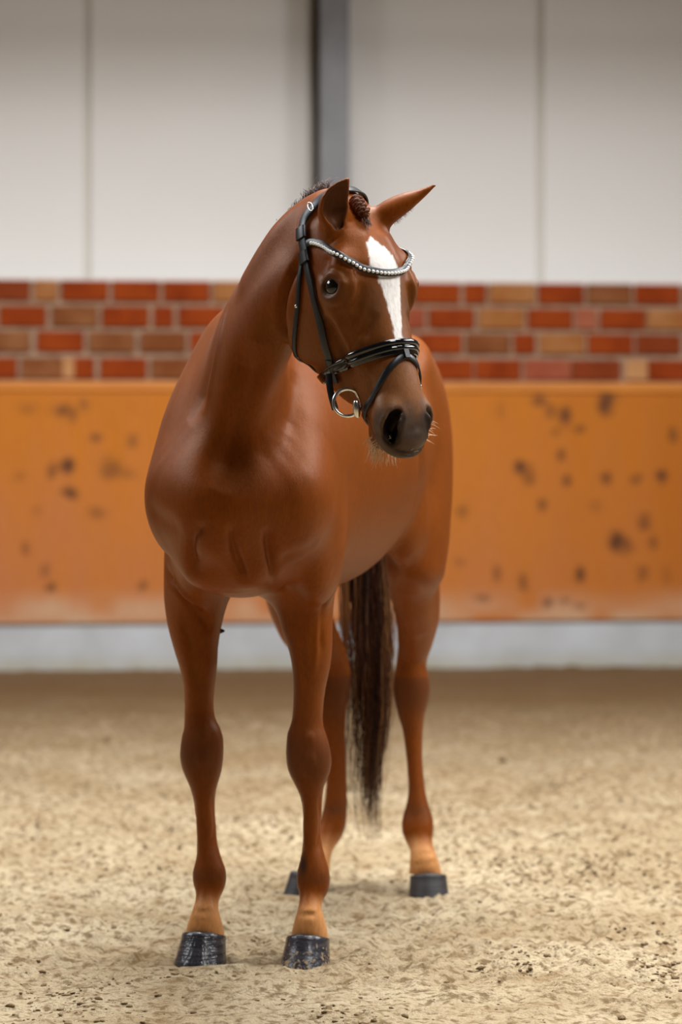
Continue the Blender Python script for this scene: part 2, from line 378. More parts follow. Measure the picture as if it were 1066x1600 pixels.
def loft(st, k=.03, n=2, steps=4, carve=False):
    """st: rows (cx,cy,cz, rx,ry,rz, ux,uy,uz, a, bu, bd)"""
    st = np.asarray(st, float); m = (len(st)-1)*steps+1
    q = crom(st, m) if len(st) > 2 else np.linspace(st[0], st[1], m)
    q[:, 9:] = np.maximum(q[:, 9:], .002)
    tan = unit(np.gradient(q[:, :3], axis=0)); uu = unit(q[:, 6:9]-(q[:, 6:9]*tan).sum(1, keepdims=True)*tan)
    rr_ = np.cross(uu, tan); rr_ *= np.sign((rr_*q[:, 3:6]).sum(1, keepdims=True))
    S = [(r[:3], rr_[i], uu[i], r[9], r[10], r[11]) for i, r in enumerate(q)]
    R = q[:, 9:].max(1)
    mg = k+.03
    lo = q[:, :3].min(0)-R.max()-mg; hi = q[:, :3].max(0)+R.max()+mg
    big = sub(lo, hi); off = [s.start for s in big]
    T = np.ones(FLD[big].shape, np.float32)
    for i in range(len(S)-1):
        rr = max(R[i], R[i+1])+mg
        a = np.minimum(S[i][0], S[i+1][0])-rr; b = np.maximum(S[i][0], S[i+1][0])+rr
        sl = sub(a, b); d = seg_field(S[i], S[i+1], sl, n, i == 0, i == len(S)-2)
        loc = tuple(slice(s.start-o, s.stop-o) for s, o in zip(sl, off))
        T[loc] = np.minimum(T[loc], d)
    if carve: FLD[big] = smax(FLD[big], -T, k)
    else: FLD[big] = smin(FLD[big], T, k)
def ell(c, a, b, cc, r=LF, u=UP, k=.04, carve=False):
    """ellipsoid: semi-axes a along r, b along u, cc along r x u"""
    c = R3(c); r = unit(r); u = unit(u-np.dot(u, r)*r); t = np.cross(r, u); m = max(a, b, cc)+k+.03
    sl = sub(c-m, c+m); X, Y, Z = pts(sl); dx, dy, dz = X-c[0], Y-c[1], Z-c[2]
    x = (dx*r[0]+dy*r[1]+dz*r[2])/a; y = (dx*u[0]+dy*u[1]+dz*u[2])/b; q = (dx*t[0]+dy*t[1]+dz*t[2])/cc
    k0 = np.sqrt(x*x+y*y+q*q); k1 = np.sqrt((x/a)**2+(y/b)**2+(q/cc)**2)+1e-9
    d = np.where(k0 < .3, (k0-1)*min(a, b, cc), k0*(k0-1)/k1).astype(np.float32)
    FLD[sl] = smax(FLD[sl], -d, k) if carve else smin(FLD[sl], d, k)
def S(c, r, u, a, bu, bd=None): return list(c)+list(r)+list(u)+[a, bu, bd if bd is not None else bu]
# trunk: stations along the spine (s, top z, bottom z, half width)
TR = [(.29, 1.24, 1.00, .11), (.22, 1.35, .945, .155), (.12, 1.46, .925, .185), (.0, 1.57, .915, .20), (-.15, 1.625, .91, .215), (-.35, 1.60, .90, .25),
      (-.6, 1.58, .905, .28), (-.82, 1.59, .95, .268), (-1.0, 1.615, 1.02, .24), (-1.15, 1.61, 1.08, .21), (-1.30, 1.55, 1.12, .165), (-1.40, 1.48, 1.22, .10)]
TC = lambda s: 1.22-.17*(s+.2)
loft([S(B(s, 0, TC(s)), LF, UP, a, t-TC(s), TC(s)-b) for s, t, b, a in TR], k=.02, n=2, steps=5)
# withers
loft([S(B(.02, 0, 1.53), LF, UP, .075, .10), S(B(-.15, 0, 1.56), LF, UP, .07, .105), S(B(-.38, 0, 1.51), LF, UP, .08, .10)], k=.08)
# shoulders, pectorals, upper arms
for sd in (-1, 1):
    q = .118 if sd < 0 else .145
    loft([S(B(-.10, sd*(q-.035), 1.46), LF, FW, .06, .14), S(B(.04, sd*q, 1.30), LF, FW, .07, .14), S(B(.16, sd*q, 1.16), LF, FW, .07, .10)], k=.11)
    ell(B(.18, sd*(q-.005), 1.13), .062, .10, .09, LF, UP, k=.11)
    ell(B(.235, sd*.062, 1.045), .060, .095, .07, LF, UP, k=.04)
    ell(B(.0, sd*(q+.02), 1.06), .063, .16, .11, LF, UP, k=.05)
    # hindquarters
    loft([S(B(-.98, sd*.155, 1.49), LF, FW, .085, .13), S(B(-1.12, sd*.15, 1.36), LF, FW, .105, .18), S(B(-1.14, sd*.16, 1.20), LF, FW, .098, .18), S(B(-1.10, sd*.172, 1.06), LF, FW, .083, .16),
          S(B(-1.08, sd*.178, .95), LF, FW, .070, .125)], k=.035)
    ell(B(-.94, sd*.170, 1.09), .066, .13, .105, LF, UP, k=.028)
ell(B(.26, .0, 1.18), .12, .12, .10, LF, UP, k=.09)
ell(B(.12, .0, .995), .12, .072, .14, LF, UP, k=.06)
# neck
NK = [S(B(.04, -.01, 1.27), LF, unit(-.75*FW+.62*UP), .150, .28, .23),
      S(B(.155, .02, 1.41), LF, unit(-.72*FW+.69*UP), .112, .225, .235),
      S(B(.265, .075, 1.52), unit(LF-.2*FW), unit(-.72*FW-.2*LF+.66*UP), .088, .185, .185),
      S(B(.35, .155, 1.605), unit(LF-.4*FW), unit(-.68*FW-.35*LF+.62*UP), .078, .155, .118),
      S(B(.42, .25, 1.68), unit(LF-.65*FW), unit(-.62*FW-.45*LF+.62*UP), .072, .143, .095),
      S(H(.05, 0, -.075), HV, unit(-.62*FW-.5*LF+.6*UP), .060, .098, .08)]
loft(NK, k=.09, steps=8)
loft([S(P(398, 440, 6.79), LF, UP, .014, .014), S(P(425, 398, 6.755), LF, UP, .024, .024), S(P(452, 360, 6.72), LF, UP, .03, .03), S(P(478, 335, 6.69), LF, UP, .03, .03), S(P(508, 322, 6.66), LF, UP, .03, .03)], k=.06)

# legs: rows (py, x left, x right, Y centre, half depth front, half depth back), edges read off the photograph
def leg(rows, r, u, ang, k, steps=3):
    out = []
    for py, xl, xr, Y, bf, bb in rows:
        w_ = (xr-xl)*.5*Y/FPX; b = (bf+bb)/2
        a = math.sqrt(max(w_*w_-(b*math.sin(ang))**2, (.55*w_)**2))/math.cos(ang)
        out.append(S(P((xl+xr)/2, py, Y)-u*(bf-bb)*0, r, u, a, bf, bb))
    loft(out, k=k, steps=steps)
A0 = math.radians(14)
def fore(rows, y0): return [(py, xl, xr, y0+dy, f, b) for py, xl, xr, dy, f, b in rows]
RFR = [(800, 268, 335, .08, .07, .10), (860, 258, 350, .065, .085, .11), (912, 256, 352, .055, .085, .10), (944, 257, 352, .05, .08, .088), (976, 262, 347, .045, .074, .074), (1008, 271, 342, .045, .066, .062), (1039, 280.5, 340, .045, .056, .053), (1071, 287, 336, .05, .049, .046),
       (1103, 288.5, 334, .055, .043, .041), (1129, 287.5, 338, .055, .043, .041), (1151, 284, 349, .055, .048, .043), (1183, 281, 349.5, .055, .051, .047), (1205, 287, 347, .06, .049, .048), (1224, 295, 341, .065, .042, .044),
       (1240, 300, 337, .07, .034, .040), (1263, 303.5, 335.5, .075, .029, .040), (1295, 305.5, 337.5, .075, .028, .040), (1320, 306.5, 339.5, .075, .029, .041), (1340, 306, 345, .07, .031, .045), (1364, 300, 353.5, .065, .036, .052), (1382, 301.5, 352, .06, .036, .05),
       (1396, 305.5, 345, .05, .033, .04), (1412, 304.5, 341, .035, .032, .035), (1430, 298, 344, .02, .037, .037), (1446, 292.5, 348.5, .022, .041, .045), (1462, 289, 351.5, .028, .043, .046)]
LFR = [(800, 440, 522, .075, .07, .10), (860, 426, 525, .055, .085, .11), (912, 428, 522, .045, .085, .10), (944, 432, 521.5, .045, .08, .088), (976, 439, 520.5, .04, .074, .074), (1008, 450, 520, .04, .066, .062), (1039, 456, 516.5, .04, .056, .053), (1071, 458.5, 509.6, .045, .049, .046),
       (1103, 458, 505.5, .05, .043, .041), (1129, 455.5, 505, .055, .043, .041), (1151, 448, 511, .055, .048, .043), (1183, 447, 518, .055, .051, .047), (1205, 451, 516.6, .06, .049, .048), (1224, 461, 509, .065, .042, .044),
       (1240, 468, 505, .07, .034, .040), (1263, 472, 503, .075, .029, .040), (1295, 472.5, 501, .075, .028, .040), (1320, 472, 503, .075, .029, .041), (1340, 469.5, 508, .07, .031, .045), (1364, 463.5, 515, .065, .036, .052), (1385, 463.5, 514.5, .06, .036, .05),
       (1400, 467.5, 506, .05, .033, .04), (1415, 467, 502.5, .035, .032, .035), (1432, 462, 506, .02, .037, .037), (1448, 457.5, 510.5, .022, .041, .045), (1466, 454, 513.5, .028, .043, .046)]
leg(fore(RFR, 7.23), LF, FW, A0, .085); leg(fore(LFR, 7.185), LF, FW, A0, .085)
LHR = [(860, 602, 692, 8.22, .13, .15), (896, 606, 687, 8.27, .12, .12), (932, 614, 688.5, 8.33, .11, .095), (951, 618, 688, 8.36, .10, .085), (969, 621, 686.5, 8.39, .088, .08), (1005, 622.5, 676, 8.44, .068, .075), (1023, 621, 669, 8.46, .058, .075),
       (1041, 618.5, 666, 8.465, .055, .078), (1059, 615, 669.6, 8.465, .055, .082), (1077, 614, 672, 8.465, .055, .085), (1096, 616.5, 670, 8.465, .053, .08), (1114, 621, 665, 8.465, .047, .066), (1132, 627, 662, 8.465, .04, .055), (1150, 630.5, 660.5, 8.465, .034, .048),
       (1186, 635, 660, 8.46, .030, .044), (1222, 637.5, 663, 8.455, .030, .043), (1240, 637.5, 665.5, 8.45, .031, .044), (1259, 634, 670, 8.445, .033, .047), (1277, 628.7, 676, 8.44, .036, .052), (1295, 627.5, 678, 8.43, .038, .052), (1309, 633, 676.5, 8.42, .036, .045),
       (1324, 640, 677, 8.40, .033, .036), (1346, 640, 685, 8.375, .038, .037), (1372, 638, 692, 8.385, .042, .046)]
leg(LHR, LF, FW, A0, .045)
RU = unit(FW-.62*LF); RR = unit(np.cross(UP, RU))*-1
RR = RR if RR@LF > 0 else -RR
RHR = [(870, 424, 500, 8.20, .12, .13), (905, 426, 510, 8.26, .115, .12), (940, 430, 515, 8.33, .105, .10), (975, 440, 520, 8.39, .09, .085), (1005, 460, 530, 8.45, .068, .075), (1030, 480, 538, 8.49, .058, .075), (1059, 487, 543, 8.50, .055, .08), (1085, 487, 541, 8.50, .053, .075),
       (1114, 494, 537, 8.50, .045, .06), (1140, 500, 537, 8.50, .036, .05), (1186, 506, 538, 8.50, .030, .044), (1222, 508, 539.5, 8.495, .030, .043), (1255, 505, 540, 8.49, .033, .047), (1277, 500, 540, 8.485, .037, .05), (1295, 496, 536, 8.475, .037, .048),
       (1312, 490, 526, 8.455, .034, .038), (1330, 482, 519, 8.43, .034, .034), (1348, 474, 517, 8.41, .038, .037), (1370, 463, 516, 8.40, .046, .045)]
leg(RHR, RR, RU, math.radians(45), .045)

# head: stations down the face (u, top w, bottom w, half width)
HD = [(.025, .002, -.13, .062), (.06, .014, -.165, .078), (.11, .030, -.20, .092), (.17, .036, -.225, .097), (.23, .031, -.245, .092), (.29, .022, -.258, .081), (.34, .016, -.248, .070),
      (.39, .012, -.223, .061), (.44, .009, -.190, .056), (.48, .005, -.152, .054), (.525, -.002, -.132, .055), (.565, -.012, -.118, .056), (.590, -.026, -.108, .050)]
loft([S(H(u, 0, -.06), HV, HW, a*KV, (t+.06)*KW, (-.06-b)*KW) for u, t, b, a in HD], k=.02, n=2.35, steps=3)
ell(H(.055, 0, -.10), .072, .085, .065, HV, HW, k=.05)
for sd in (-1, 1):
    # orbit, cheek, facial crest, nostril flare
    loft([S(H(.165, sd*.080, -.008), HV, HW, .020, .02), S(H(.195, sd*.088, -.012), HV, HW, .017, .017), S(H(.225, sd*.082, -.008), HV, HW, .016, .016)], k=.035)
    ell(H(.222, sd*.089, -.04), .028, .045, .040, HV, HU, k=.03)
    ell(H(.225, sd*.060, -.168), .038, .11, .10, HV, HU, k=.03)
    loft([S(H(.27, sd*.086, -.065), HV, HW, .010, .012), S(H(.34, sd*.070, -.066), HV, HW, .010, .012), S(H(.40, sd*.058, -.066), HV, HW, .008, .010)], k=.03)
    ell(H(.548, sd*.046, -.045), .022, .040, .030, HV, HU, k=.03)
    # eye socket
    ell(H(.216, sd*.116, -.028), .022, .021, .026, unit(HV+.25*sd*HW), HU, k=.008, carve=True)
ell(H(.560, 0, -.122), .040, .036, .026, HV, HU, k=.02)     # chin
ell(H(.580, 0, -.072), .048, .030, .040, HV, HU, k=.03)     # upper lip
for sd in (-1, 1):          # nostrils: comma-shaped hollows with a raised outer wing
    n_ = unit(sd*.75*HV+.6*HW)
    c_ = [(.546, .046, -.010, .005), (.556, .053, -.019, .012), (.572, .0575, -.031, .0165), (.588, .0560, -.042, .0155), (.599, .050, -.048, .007)]
    loft([S(H(u, sd*v, w_)-n_*.012, np.cross(HU, n_), n_, a, .034) for u, v, w_, a in c_], k=.006, steps=4, carve=True)
# ears: a tapering leaf hollowed from its open side
EARS = []; EAR_IN = [[.012, .030, .029, .018, .006]]
def ear(path, r, outer, o_off, inner, k=.012):
    EARS.append((path, o_off))
    """path rows (px,py,Y); r = width direction; outer/inner rows (a, b)"""
    c = [P(*p) for p in path]; T = unit(c[-1]-c[0]); r = unit(r-np.dot(r, T)*T); u = np.cross(r, T)
    loft([S(ci, r, u, a, b) for ci, (a, b) in zip(c, outer)], k=.025, steps=6)
    loft([S(ci+o_off, r, u, a, b) for ci, (a, b) in list(zip(c, inner))], k=.006, steps=6, carve=True)
ear([(524, 356, 6.545), (521, 336, 6.535), (523, 314, 6.52), (533, 295, 6.505), (544, 280, 6.495)], R3([1, .25, .25]),
    [(.027, .026), (.036, .027), (.0335, .024), (.022, .015), (.005, .005)], R3([.006, -.021, .004]), [(.010, .008), (.028, .022), (.027, .020), (.0165, .013), (.003, .003)])
ear([(592, 343, 6.62), (612, 329, 6.615), (634, 316, 6.61), (658, 303, 6.605), (679, 290, 6.60)], R3([.5, .45, .8]),
    [(.028, .028), (.031, .026), (.0255, .021), (.014, .011), (.004, .004)], R3([.012, .016, -.014]), [(.010, .008), (.023, .020), (.019, .016), (.010, .008), (.002, .002)])

# ------------------------------------------------------------------ surface nets on the warped grid
def surface_nets(F, gx, gy, gz):
    neg = F < 0
    c = [(i, j, k) for i in (0, 1) for j in (0, 1) for k in (0, 1)]
    nx, ny, nz = F.shape
    cnt = np.zeros((nx-1, ny-1, nz-1), np.int8)
    for i, j, k in c: cnt += neg[i:nx-1+i, j:ny-1+j, k:nz-1+k]
    act = np.argwhere((cnt > 0) & (cnt < 8)); N = len(act)
    idx = np.full((nx-1, ny-1, nz-1), -1, np.int32); idx[act[:, 0], act[:, 1], act[:, 2]] = np.arange(N)
    val = np.stack([F[act[:, 0]+i, act[:, 1]+j, act[:, 2]+k] for i, j, k in c], 1)
    acc = np.zeros((N, 3)); num = np.zeros(N)
    for a in range(8):
        for ax, bit in ((0, 4), (1, 2), (2, 1)):
            if a & bit: continue
            b = a | bit; va, vb = val[:, a], val[:, b]; m = (va < 0) != (vb < 0)
            t = np.where(m, va/np.where(m, va-vb, 1), 0)
            p = np.array(c[a], float)[None, :].repeat(N, 0); p[:, ax] += t
            acc[m] += p[m]; num[m] += 1
    p = acc/num[:, None]
    V = np.empty((N, 3))
    for ax, g in enumerate((gx, gy, gz)):
        g = g.astype(float); V[:, ax] = g[act[:, ax]]+p[:, ax]*(g[act[:, ax]+1]-g[act[:, ax]])
    Q = []
    for ax in range(3):
        s0 = [slice(None)]*3; s1 = [slice(None)]*3; s0[ax] = slice(0, -1); s1[ax] = slice(1, None)
        a, b = neg[tuple(s0)], neg[tuple(s1)]; e = np.argwhere(a != b); fl = a[e[:, 0], e[:, 1], e[:, 2]]
        o = [k for k in range(3) if k != ax]
        ok = (e[:, o[0]] > 0) & (e[:, o[1]] > 0) & (e[:, o[0]] < F.shape[o[0]]-1) & (e[:, o[1]] < F.shape[o[1]]-1); e = e[ok]; fl = fl[ok]
        def at(d0, d1):
            q = e.copy(); q[:, o[0]] -= d0; q[:, o[1]] -= d1; return idx[q[:, 0], q[:, 1], q[:, 2]]
        quad = np.stack([at(1, 1), at(0, 1), at(0, 0), at(1, 0)], 1)
        flip = fl if ax != 1 else ~fl
        quad[~flip] = quad[~flip][:, ::-1]
        Q.append(quad)
    return V, np.vstack(Q)
HVt, HQ = surface_nets(FLD, GX, GY, GZ)
E_ = np.vstack([HQ[:, [0, 1]], HQ[:, [1, 2]], HQ[:, [2, 3]], HQ[:, [3, 0]]])
def smooth(V, it, lam):
    for k in range(it):
        s = np.zeros_like(V); n = np.zeros(len(V))
        for ax in range(3): s[:, ax] = np.bincount(E_[:, 0], V[E_[:, 1], ax], len(V))+np.bincount(E_[:, 1], V[E_[:, 0], ax], len(V))
        n = np.bincount(E_[:, 0], minlength=len(V))+np.bincount(E_[:, 1], minlength=len(V))
        V = V+lam*(s/np.maximum(n, 1)[:, None]-V)
    return V
for _ in range(5):
    HVt = smooth(HVt, 1, .55); HVt = smooth(HVt, 1, -.5)
HVt = smooth(HVt, 1, .4)
# keep the largest island only
lab = np.arange(len(HVt))
for _ in range(400):
    new = lab.copy(); np.minimum.at(new, E_[:, 0], lab[E_[:, 1]]); np.minimum.at(new, E_[:, 1], new[E_[:, 0]]); new = new[new]
    if (new == lab).all(): break
    lab = new
main = np.bincount(lab).argmax(); keep = lab == main
remap = np.cumsum(keep)-1; HQ = remap[HQ[keep[HQ[:, 0]]]]; HVt = HVt[keep]
E_ = np.vstack([HQ[:, [0, 1]], HQ[:, [1, 2]], HQ[:, [2, 3]], HQ[:, [3, 0]]])
E_ = E_.astype(np.int64)
def relax(V, wgt, it, lam=.5):
    n = np.maximum(np.bincount(E_[:, 0], minlength=len(V))+np.bincount(E_[:, 1], minlength=len(V)), 1)[:, None]
    for k in range(it):
        s = np.stack([np.bincount(E_[:, 0], V[E_[:, 1], ax], len(V))+np.bincount(E_[:, 1], V[E_[:, 0], ax], len(V)) for ax in range(3)], 1)
        V = V+lam*wgt[:, None]*(s/n-V)
    return V
def sstep(a, b, x):
    t = np.clip((x-a)/(b-a), 0, 1); return t*t*(3-2*t)
hl = to_head(HVt); bs = (HVt-G)@FW
headness = sstep(-.34, -.27, hl[:, 2])*sstep(-.10, 0, hl[:, 0])
HVt = relax(HVt, sstep(.90, 1.02, HVt[:, 2])*(1-headness), 26)
def normals(V):
    n = np.cross(V[HQ[:, 2]]-V[HQ[:, 0]], V[HQ[:, 3]]-V[HQ[:, 1]]); N = np.zeros_like(V)
    for ax in range(3):
        for c in range(4): N[:, ax] += np.bincount(HQ[:, c], n[:, ax], len(V))
    return unit(N)
HN = normals(HVt)
def pl_dist(V, q):
    best = np.full(len(V), 9.0); par = np.zeros(len(V)); n = len(q)
    for i in range(n-1):
        ax = q[i+1]-q[i]; t = np.clip(((V-q[i])@ax)/(ax@ax+1e-12), 0, 1); d = np.linalg.norm(V-q[i]-t[:, None]*ax, axis=1)
        m = d < best; best[m] = d[m]; par[m] = (i+t[m])/(n-1)
    return best, par
def snap(points):
    bv = BVHTree.FromPolygons(HVt.tolist(), HQ.tolist()) if snap.b is None else snap.b
    snap.b = bv
    out = []
    for p in points:
        r = bv.find_nearest(Vector(p)); out.append((R3(r[0]), R3(r[1])))
    return out
snap.b = None
DISP = np.zeros(len(HVt))
def stroke(points, width, amp, taper=True, ends=5):
    """raise (amp>0) or crease (amp<0) the skin along a line on the body"""
    q = R3([p for p, n in snap(points)]); q = crom(q, 28) if len(q) > 2 else np.linspace(q[0], q[1], 20)
    near = np.where(((HVt > q.min(0)-3*width) & (HVt < q.max(0)+3*width)).all(1))[0]
    d, t = pl_dist(HVt[near], q); e = np.exp(-(d/width)**2)
    if taper: e *= np.clip(np.minimum(t, 1-t)*ends, 0, 1)
    DISP[near] += amp*e
bp = lambda *r: [B(*p) for p in r]
hp = lambda sd, *r: [H(u, sd*v, w_) for u, v, w_ in r]
# chest, shoulder and neck muscling
stroke(bp((.395, .013, 1.105), (.392, -.012, 1.09), (.377, -.036, 1.07), (.34, -.055, 1.04), (.314, -.06, 1.003), (.29, -.06, .96)), .016, -.013)
stroke(bp((.37, .055, 1.11), (.37, .055, 1.09), (.347, .052, 1.05), (.314, .052, 1.004), (.295, .058, .957), (.28, .06, .93)), .013, -.014)
stroke(bp((.308, .112, 1.10), (.285, .12, 1.049), (.262, .122, 1.015), (.20, .115, .966)), .014, -.012)
stroke(bp((-.037, -.228, .985), (.009, -.186, .937), (.007, -.154, .898), (-.025, -.134, .857), (-.038, -.126, .816)), .012, -.013)
stroke(bp((.01, -.20, .975), (.03, -.165, .93), (.02, -.135, .89), (-.01, -.115, .85)), .010, .009)
stroke(bp((.26, .01, 1.66), (.30, .0, 1.57), (.31, -.02, 1.48), (.305, -.045, 1.40), (.29, -.07, 1.33)), .030, -.011)
stroke(bp((.285, .035, 1.64), (.324, .018, 1.53), (.32, -.005, 1.43), (.314, -.025, 1.351)), .016, .009)
stroke(bp((.20, .150, 1.49), (.239, .141, 1.385), (.279, .12, 1.306), (.30, .10, 1.25)), .03, .006)
stroke(bp((.17, .17, 1.47), (.20, .16, 1.385), (.24, .145, 1.306)), .03, -.005)
stroke(bp((.43, .12, 1.52), (.40, .083, 1.423), (.36, .05, 1.275), (.37, .02, 1.17)), .042, -.022)
stroke(bp((.25, -.19, 1.14), (.31, -.12, 1.11), (.37, -.06, 1.09)), .028, -.006)
stroke(bp((.16, .20, 1.06), (.22, .17, 1.02), (.24, .15, .98)), .022, -.005)
stroke(bp((.02, .20, .985), (.05, .15, .975)), .008, -.006)
stroke(bp((.10, .12, .95), (.04, .10, .90), (-.03, .09, .83)), .010, -.006)
stroke(bp((-.03, .225, .93), (-.03, .215, .85), (-.03, .20, .76)), .010, -.008)
stroke(bp((-.04, -.175, .86), (-.04, -.165, .76), (-.045, -.150, .66)), .009, -.006)
stroke(bp((-.04, .115, .86), (-.05, .115, .76), (-.05, .125, .66)), .009, -.005)
stroke(bp((-.04, .16, .90), (-.04, .16, .80), (-.035, .155, .70)), .008, .005)
stroke(bp((-.62, .27, 1.36), (-.70, .265, 1.22), (-.78, .25, 1.10)), .03, -.012)
# finer creases between the breast muscles
stroke(bp((.37, .05, 1.10), (.345, .052, 1.05), (.314, .052, 1.004), (.295, .058, .957), (.26, .062, .925)), .007, -.008, ends=2.2)
stroke(bp((.308, .114, 1.10), (.285, .12, 1.049), (.262, .122, 1.015), (.21, .115, .966), (.15, .10, .935)), .007, -.008, ends=2.2)
stroke(bp((.39, -.005, 1.10), (.37, -.038, 1.07), (.34, -.058, 1.04), (.312, -.066, 1.0), (.27, -.085, .955)), .008, -.008, ends=2.2)
stroke(bp((.02, -.20, .985), (.015, -.186, .937), (.007, -.154, .898), (-.02, -.137, .862)), .007, -.006)
stroke(bp((.12, -.21, 1.05), (.20, -.17, 1.00), (.24, -.12, .97)), .012, -.006)
# knees, fetlocks, tendons
for sd, cx, yy in ((-1, 315.5, 7.285), (1, 482.5, 7.24)):
    for py, wd, am in ((1150, .012, .004), (1186, .014, .004), (1214, .012, -.004)):
        stroke([P(cx-14, py, yy-.06), P(cx, py+2, yy-.07), P(cx+14, py, yy-.06)], wd, am)
    for dx in (-11, 11): stroke([P(cx+dx*.8, 1236, yy), P(cx+dx*.55, 1290, yy+.02), P(cx+dx*.8, 1345, yy)], .006, -.004)
# face
for sd in (-1, 1):
    stroke(hp(sd, (.090, .088, -.110), (.110, .092, -.130), (.128, .095, -.152), (.154, .098, -.182), (.182, .098, -.208), (.208, .095, -.228), (.237, .086, -.246), (.265, .07, -.262)), .011, -.015)
    stroke(hp(sd, (.125, .092, -.115), (.165, .098, -.155), (.20, .098, -.190), (.24, .088, -.215)), .018, .003)
    stroke(hp(sd, (.475, .052, -.120), (.51, .050, -.110), (.55, .050, -.102), (.575, .044, -.098), (.597, .024, -.094), (.600, 0, -.092)), .0055, -.006, taper=False)
    stroke(hp(sd, (.55, .062, -.016), (.562, .068, -.030), (.58, .068, -.044), (.597, .056, -.052)), .0055, .0045)
    stroke(hp(sd, (.56, .044, -.012), (.575, .045, -.020), (.588, .043, -.034)), .005, .0035)
    stroke(hp(sd, (0.239, 0.090, -0.014), (0.223, 0.093, -0.002), (0.204, 0.096, -0.008), (0.192, 0.098, -0.026), (0.191, 0.100, -0.044)), .0055, .004)
    stroke(hp(sd, (0.213, 0.090, 0.008), (0.195, 0.092, 0.000), (0.181, 0.094, -0.018), (0.179, 0.096, -0.038)), .005, -.004)
    stroke(hp(sd, (0.243, 0.088, -0.018), (0.245, 0.093, -0.034), (0.235, 0.097, -0.050), (0.213, 0.100, -0.056), (0.197, 0.100, -0.050)), .005, .0035)
    stroke(hp(sd, (0.251, 0.086, -0.022), (0.255, 0.090, -0.040), (0.243, 0.094, -0.060)), .006, -.003)
    stroke(hp(sd, (.290, .05, .010), (.335, .068, -.031), (.366, .076, -.061)), .005, -.003)
    stroke(hp(sd, (.300, .045, .012), (.33, .058, -.010), (.355, .066, -.030)), .012, -.006)
    stroke(hp(sd, (.14, .088, -.02), (.165, .094, -.03), (.19, .10, -.06)), .016, -.006)
    stroke(hp(sd, (.26, .09, -.080), (.33, .074, -.085), (.40, .060, -.090)), .018, -.009)
    stroke(hp(sd, (.075, .035, .012), (.092, .058, .0), (.105, .078, -.022)), .005, -.005)
    stroke(hp(sd, (.085, .048, .012), (.104, .068, -.004), (.118, .084, -.026)), .004, -.003)
    stroke(hp(sd, (.170, .072, .012), (.20, .076, .008), (.235, .078, -.004), (.265, .080, -.024), (.30, .078, -.046)), .009, .005)
    stroke(hp(sd, (.225, .060, .012), (.26, .066, -.004), (.29, .070, -.024)), .012, -.005)
    stroke(hp(sd, (.10, .02, .02), (.16, .035, .025), (.20, .05, .02)), .016, .003)
    stroke(hp(sd, (.43, .045, -.05), (.49, .05, -.06), (.53, .054, -.07)), .012, -.004)
HVt = HVt+HN*DISP[:, None]
HVt = relax(HVt, np.ones(len(HVt)), 1, .3)
HN = normals(HVt); snap.b = None
print('horse', FLD.shape, len(HVt), len(HQ))
# ------------------------------------------------------------------ coat colour
def lerp(c, col, t): return c*(1-t[:, None])+R3(col)*t[:, None]
N_ = len(HVt); Z_ = HVt[:, 2]
n_a = vnoise(HVt*9, 21); n_b = vnoise(HVt*24, 22); n_c = vnoise(HVt*70, 23); n_d = vnoise(HVt*R3([160, 160, 50]), 24)
C_ = np.tile(R3([.205, .047, .0030]), (N_, 1))*(1+.06*n_a+.05*n_b+.05*n_d)[:, None]
hl = to_head(HVt); u_, v_, w_ = hl.T; ishead = headness*sstep(6.95, 6.80, HVt[:, 1])
# paler pasterns, darker knees, fetlocks and hocks
low = HVt[:, 2] < .62
C_ = lerp(C_, (.66, .31, .115), sstep(.175, .115, Z_+.012*n_b)*.92)
front = HVt[:, 1] < 7.7
kz = np.where(front, .515, .58)
C_ = lerp(C_, (.085, .028, .010), np.exp(-((Z_-kz)/.075)**2)*(.82+.25*n_a+.12*n_b)*low)
C_ = lerp(C_, (.10, .033, .012), np.exp(-((Z_-np.where(front, .205, .235))/.022)**2)*(.6+.3*n_b)*(Z_ < .4))
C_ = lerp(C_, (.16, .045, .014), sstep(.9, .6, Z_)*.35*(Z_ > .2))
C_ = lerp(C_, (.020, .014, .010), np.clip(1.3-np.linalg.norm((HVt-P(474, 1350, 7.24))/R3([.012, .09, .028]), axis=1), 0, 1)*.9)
# flank and barrel a shade greyer
C_ = lerp(C_, (.215, .056, .0080), sstep(.93, 1.25, Z_)*(1-ishead)*.45*sstep(.3, -.3, bs))
# face
C_ = lerp(C_, (.170, .055, .0130), ishead*sstep(.16, .26, u_)*.75)
C_ = lerp(C_, (.10, .042, .018), ishead*np.exp(-((u_-.285)/.05)**2-((np.abs(v_)-.045)/.022)**2)*sstep(-.05, 0, w_)*(.55+.3*n_b))
C_ = lerp(C_, (.24, .10, .04), ishead*sstep(.40, .46, u_)*.7*sstep(-.10, -.04, w_))
mz = ishead*sstep(.505, .565, u_-.35*np.minimum(w_+.03, .02)*-1+.30*np.maximum(-.075-w_, 0)*-1+.012*n_b+.010*n_c-.018*np.exp(-(v_/.03)**2))
C_ = lerp(C_, (.046, .036, .031), mz*.93)
C_ = lerp(C_, (.15, .095, .065), mz*np.clip(n_a*.6+.25*n_c+.1, 0, .5))
C_ = lerp(C_, (.36, .29, .22), ishead*np.exp(-((w_+.117)/.010)**2)*sstep(.57, .59, u_)*.5)      # pale lower lip rim
# round the eyes
de = np.minimum(np.linalg.norm((HVt-H(.214, -.098, -.031))/1.0, axis=1), np.linalg.norm(HVt-H(.214, .098, -.031), axis=1))
C_ = lerp(C_, (.030, .014, .008), sstep(.035, .022, de+.003*n_c)*.88)
C_ = lerp(C_, (.08, .035, .016), sstep(.062, .030, de+.006*n_b)*.45)
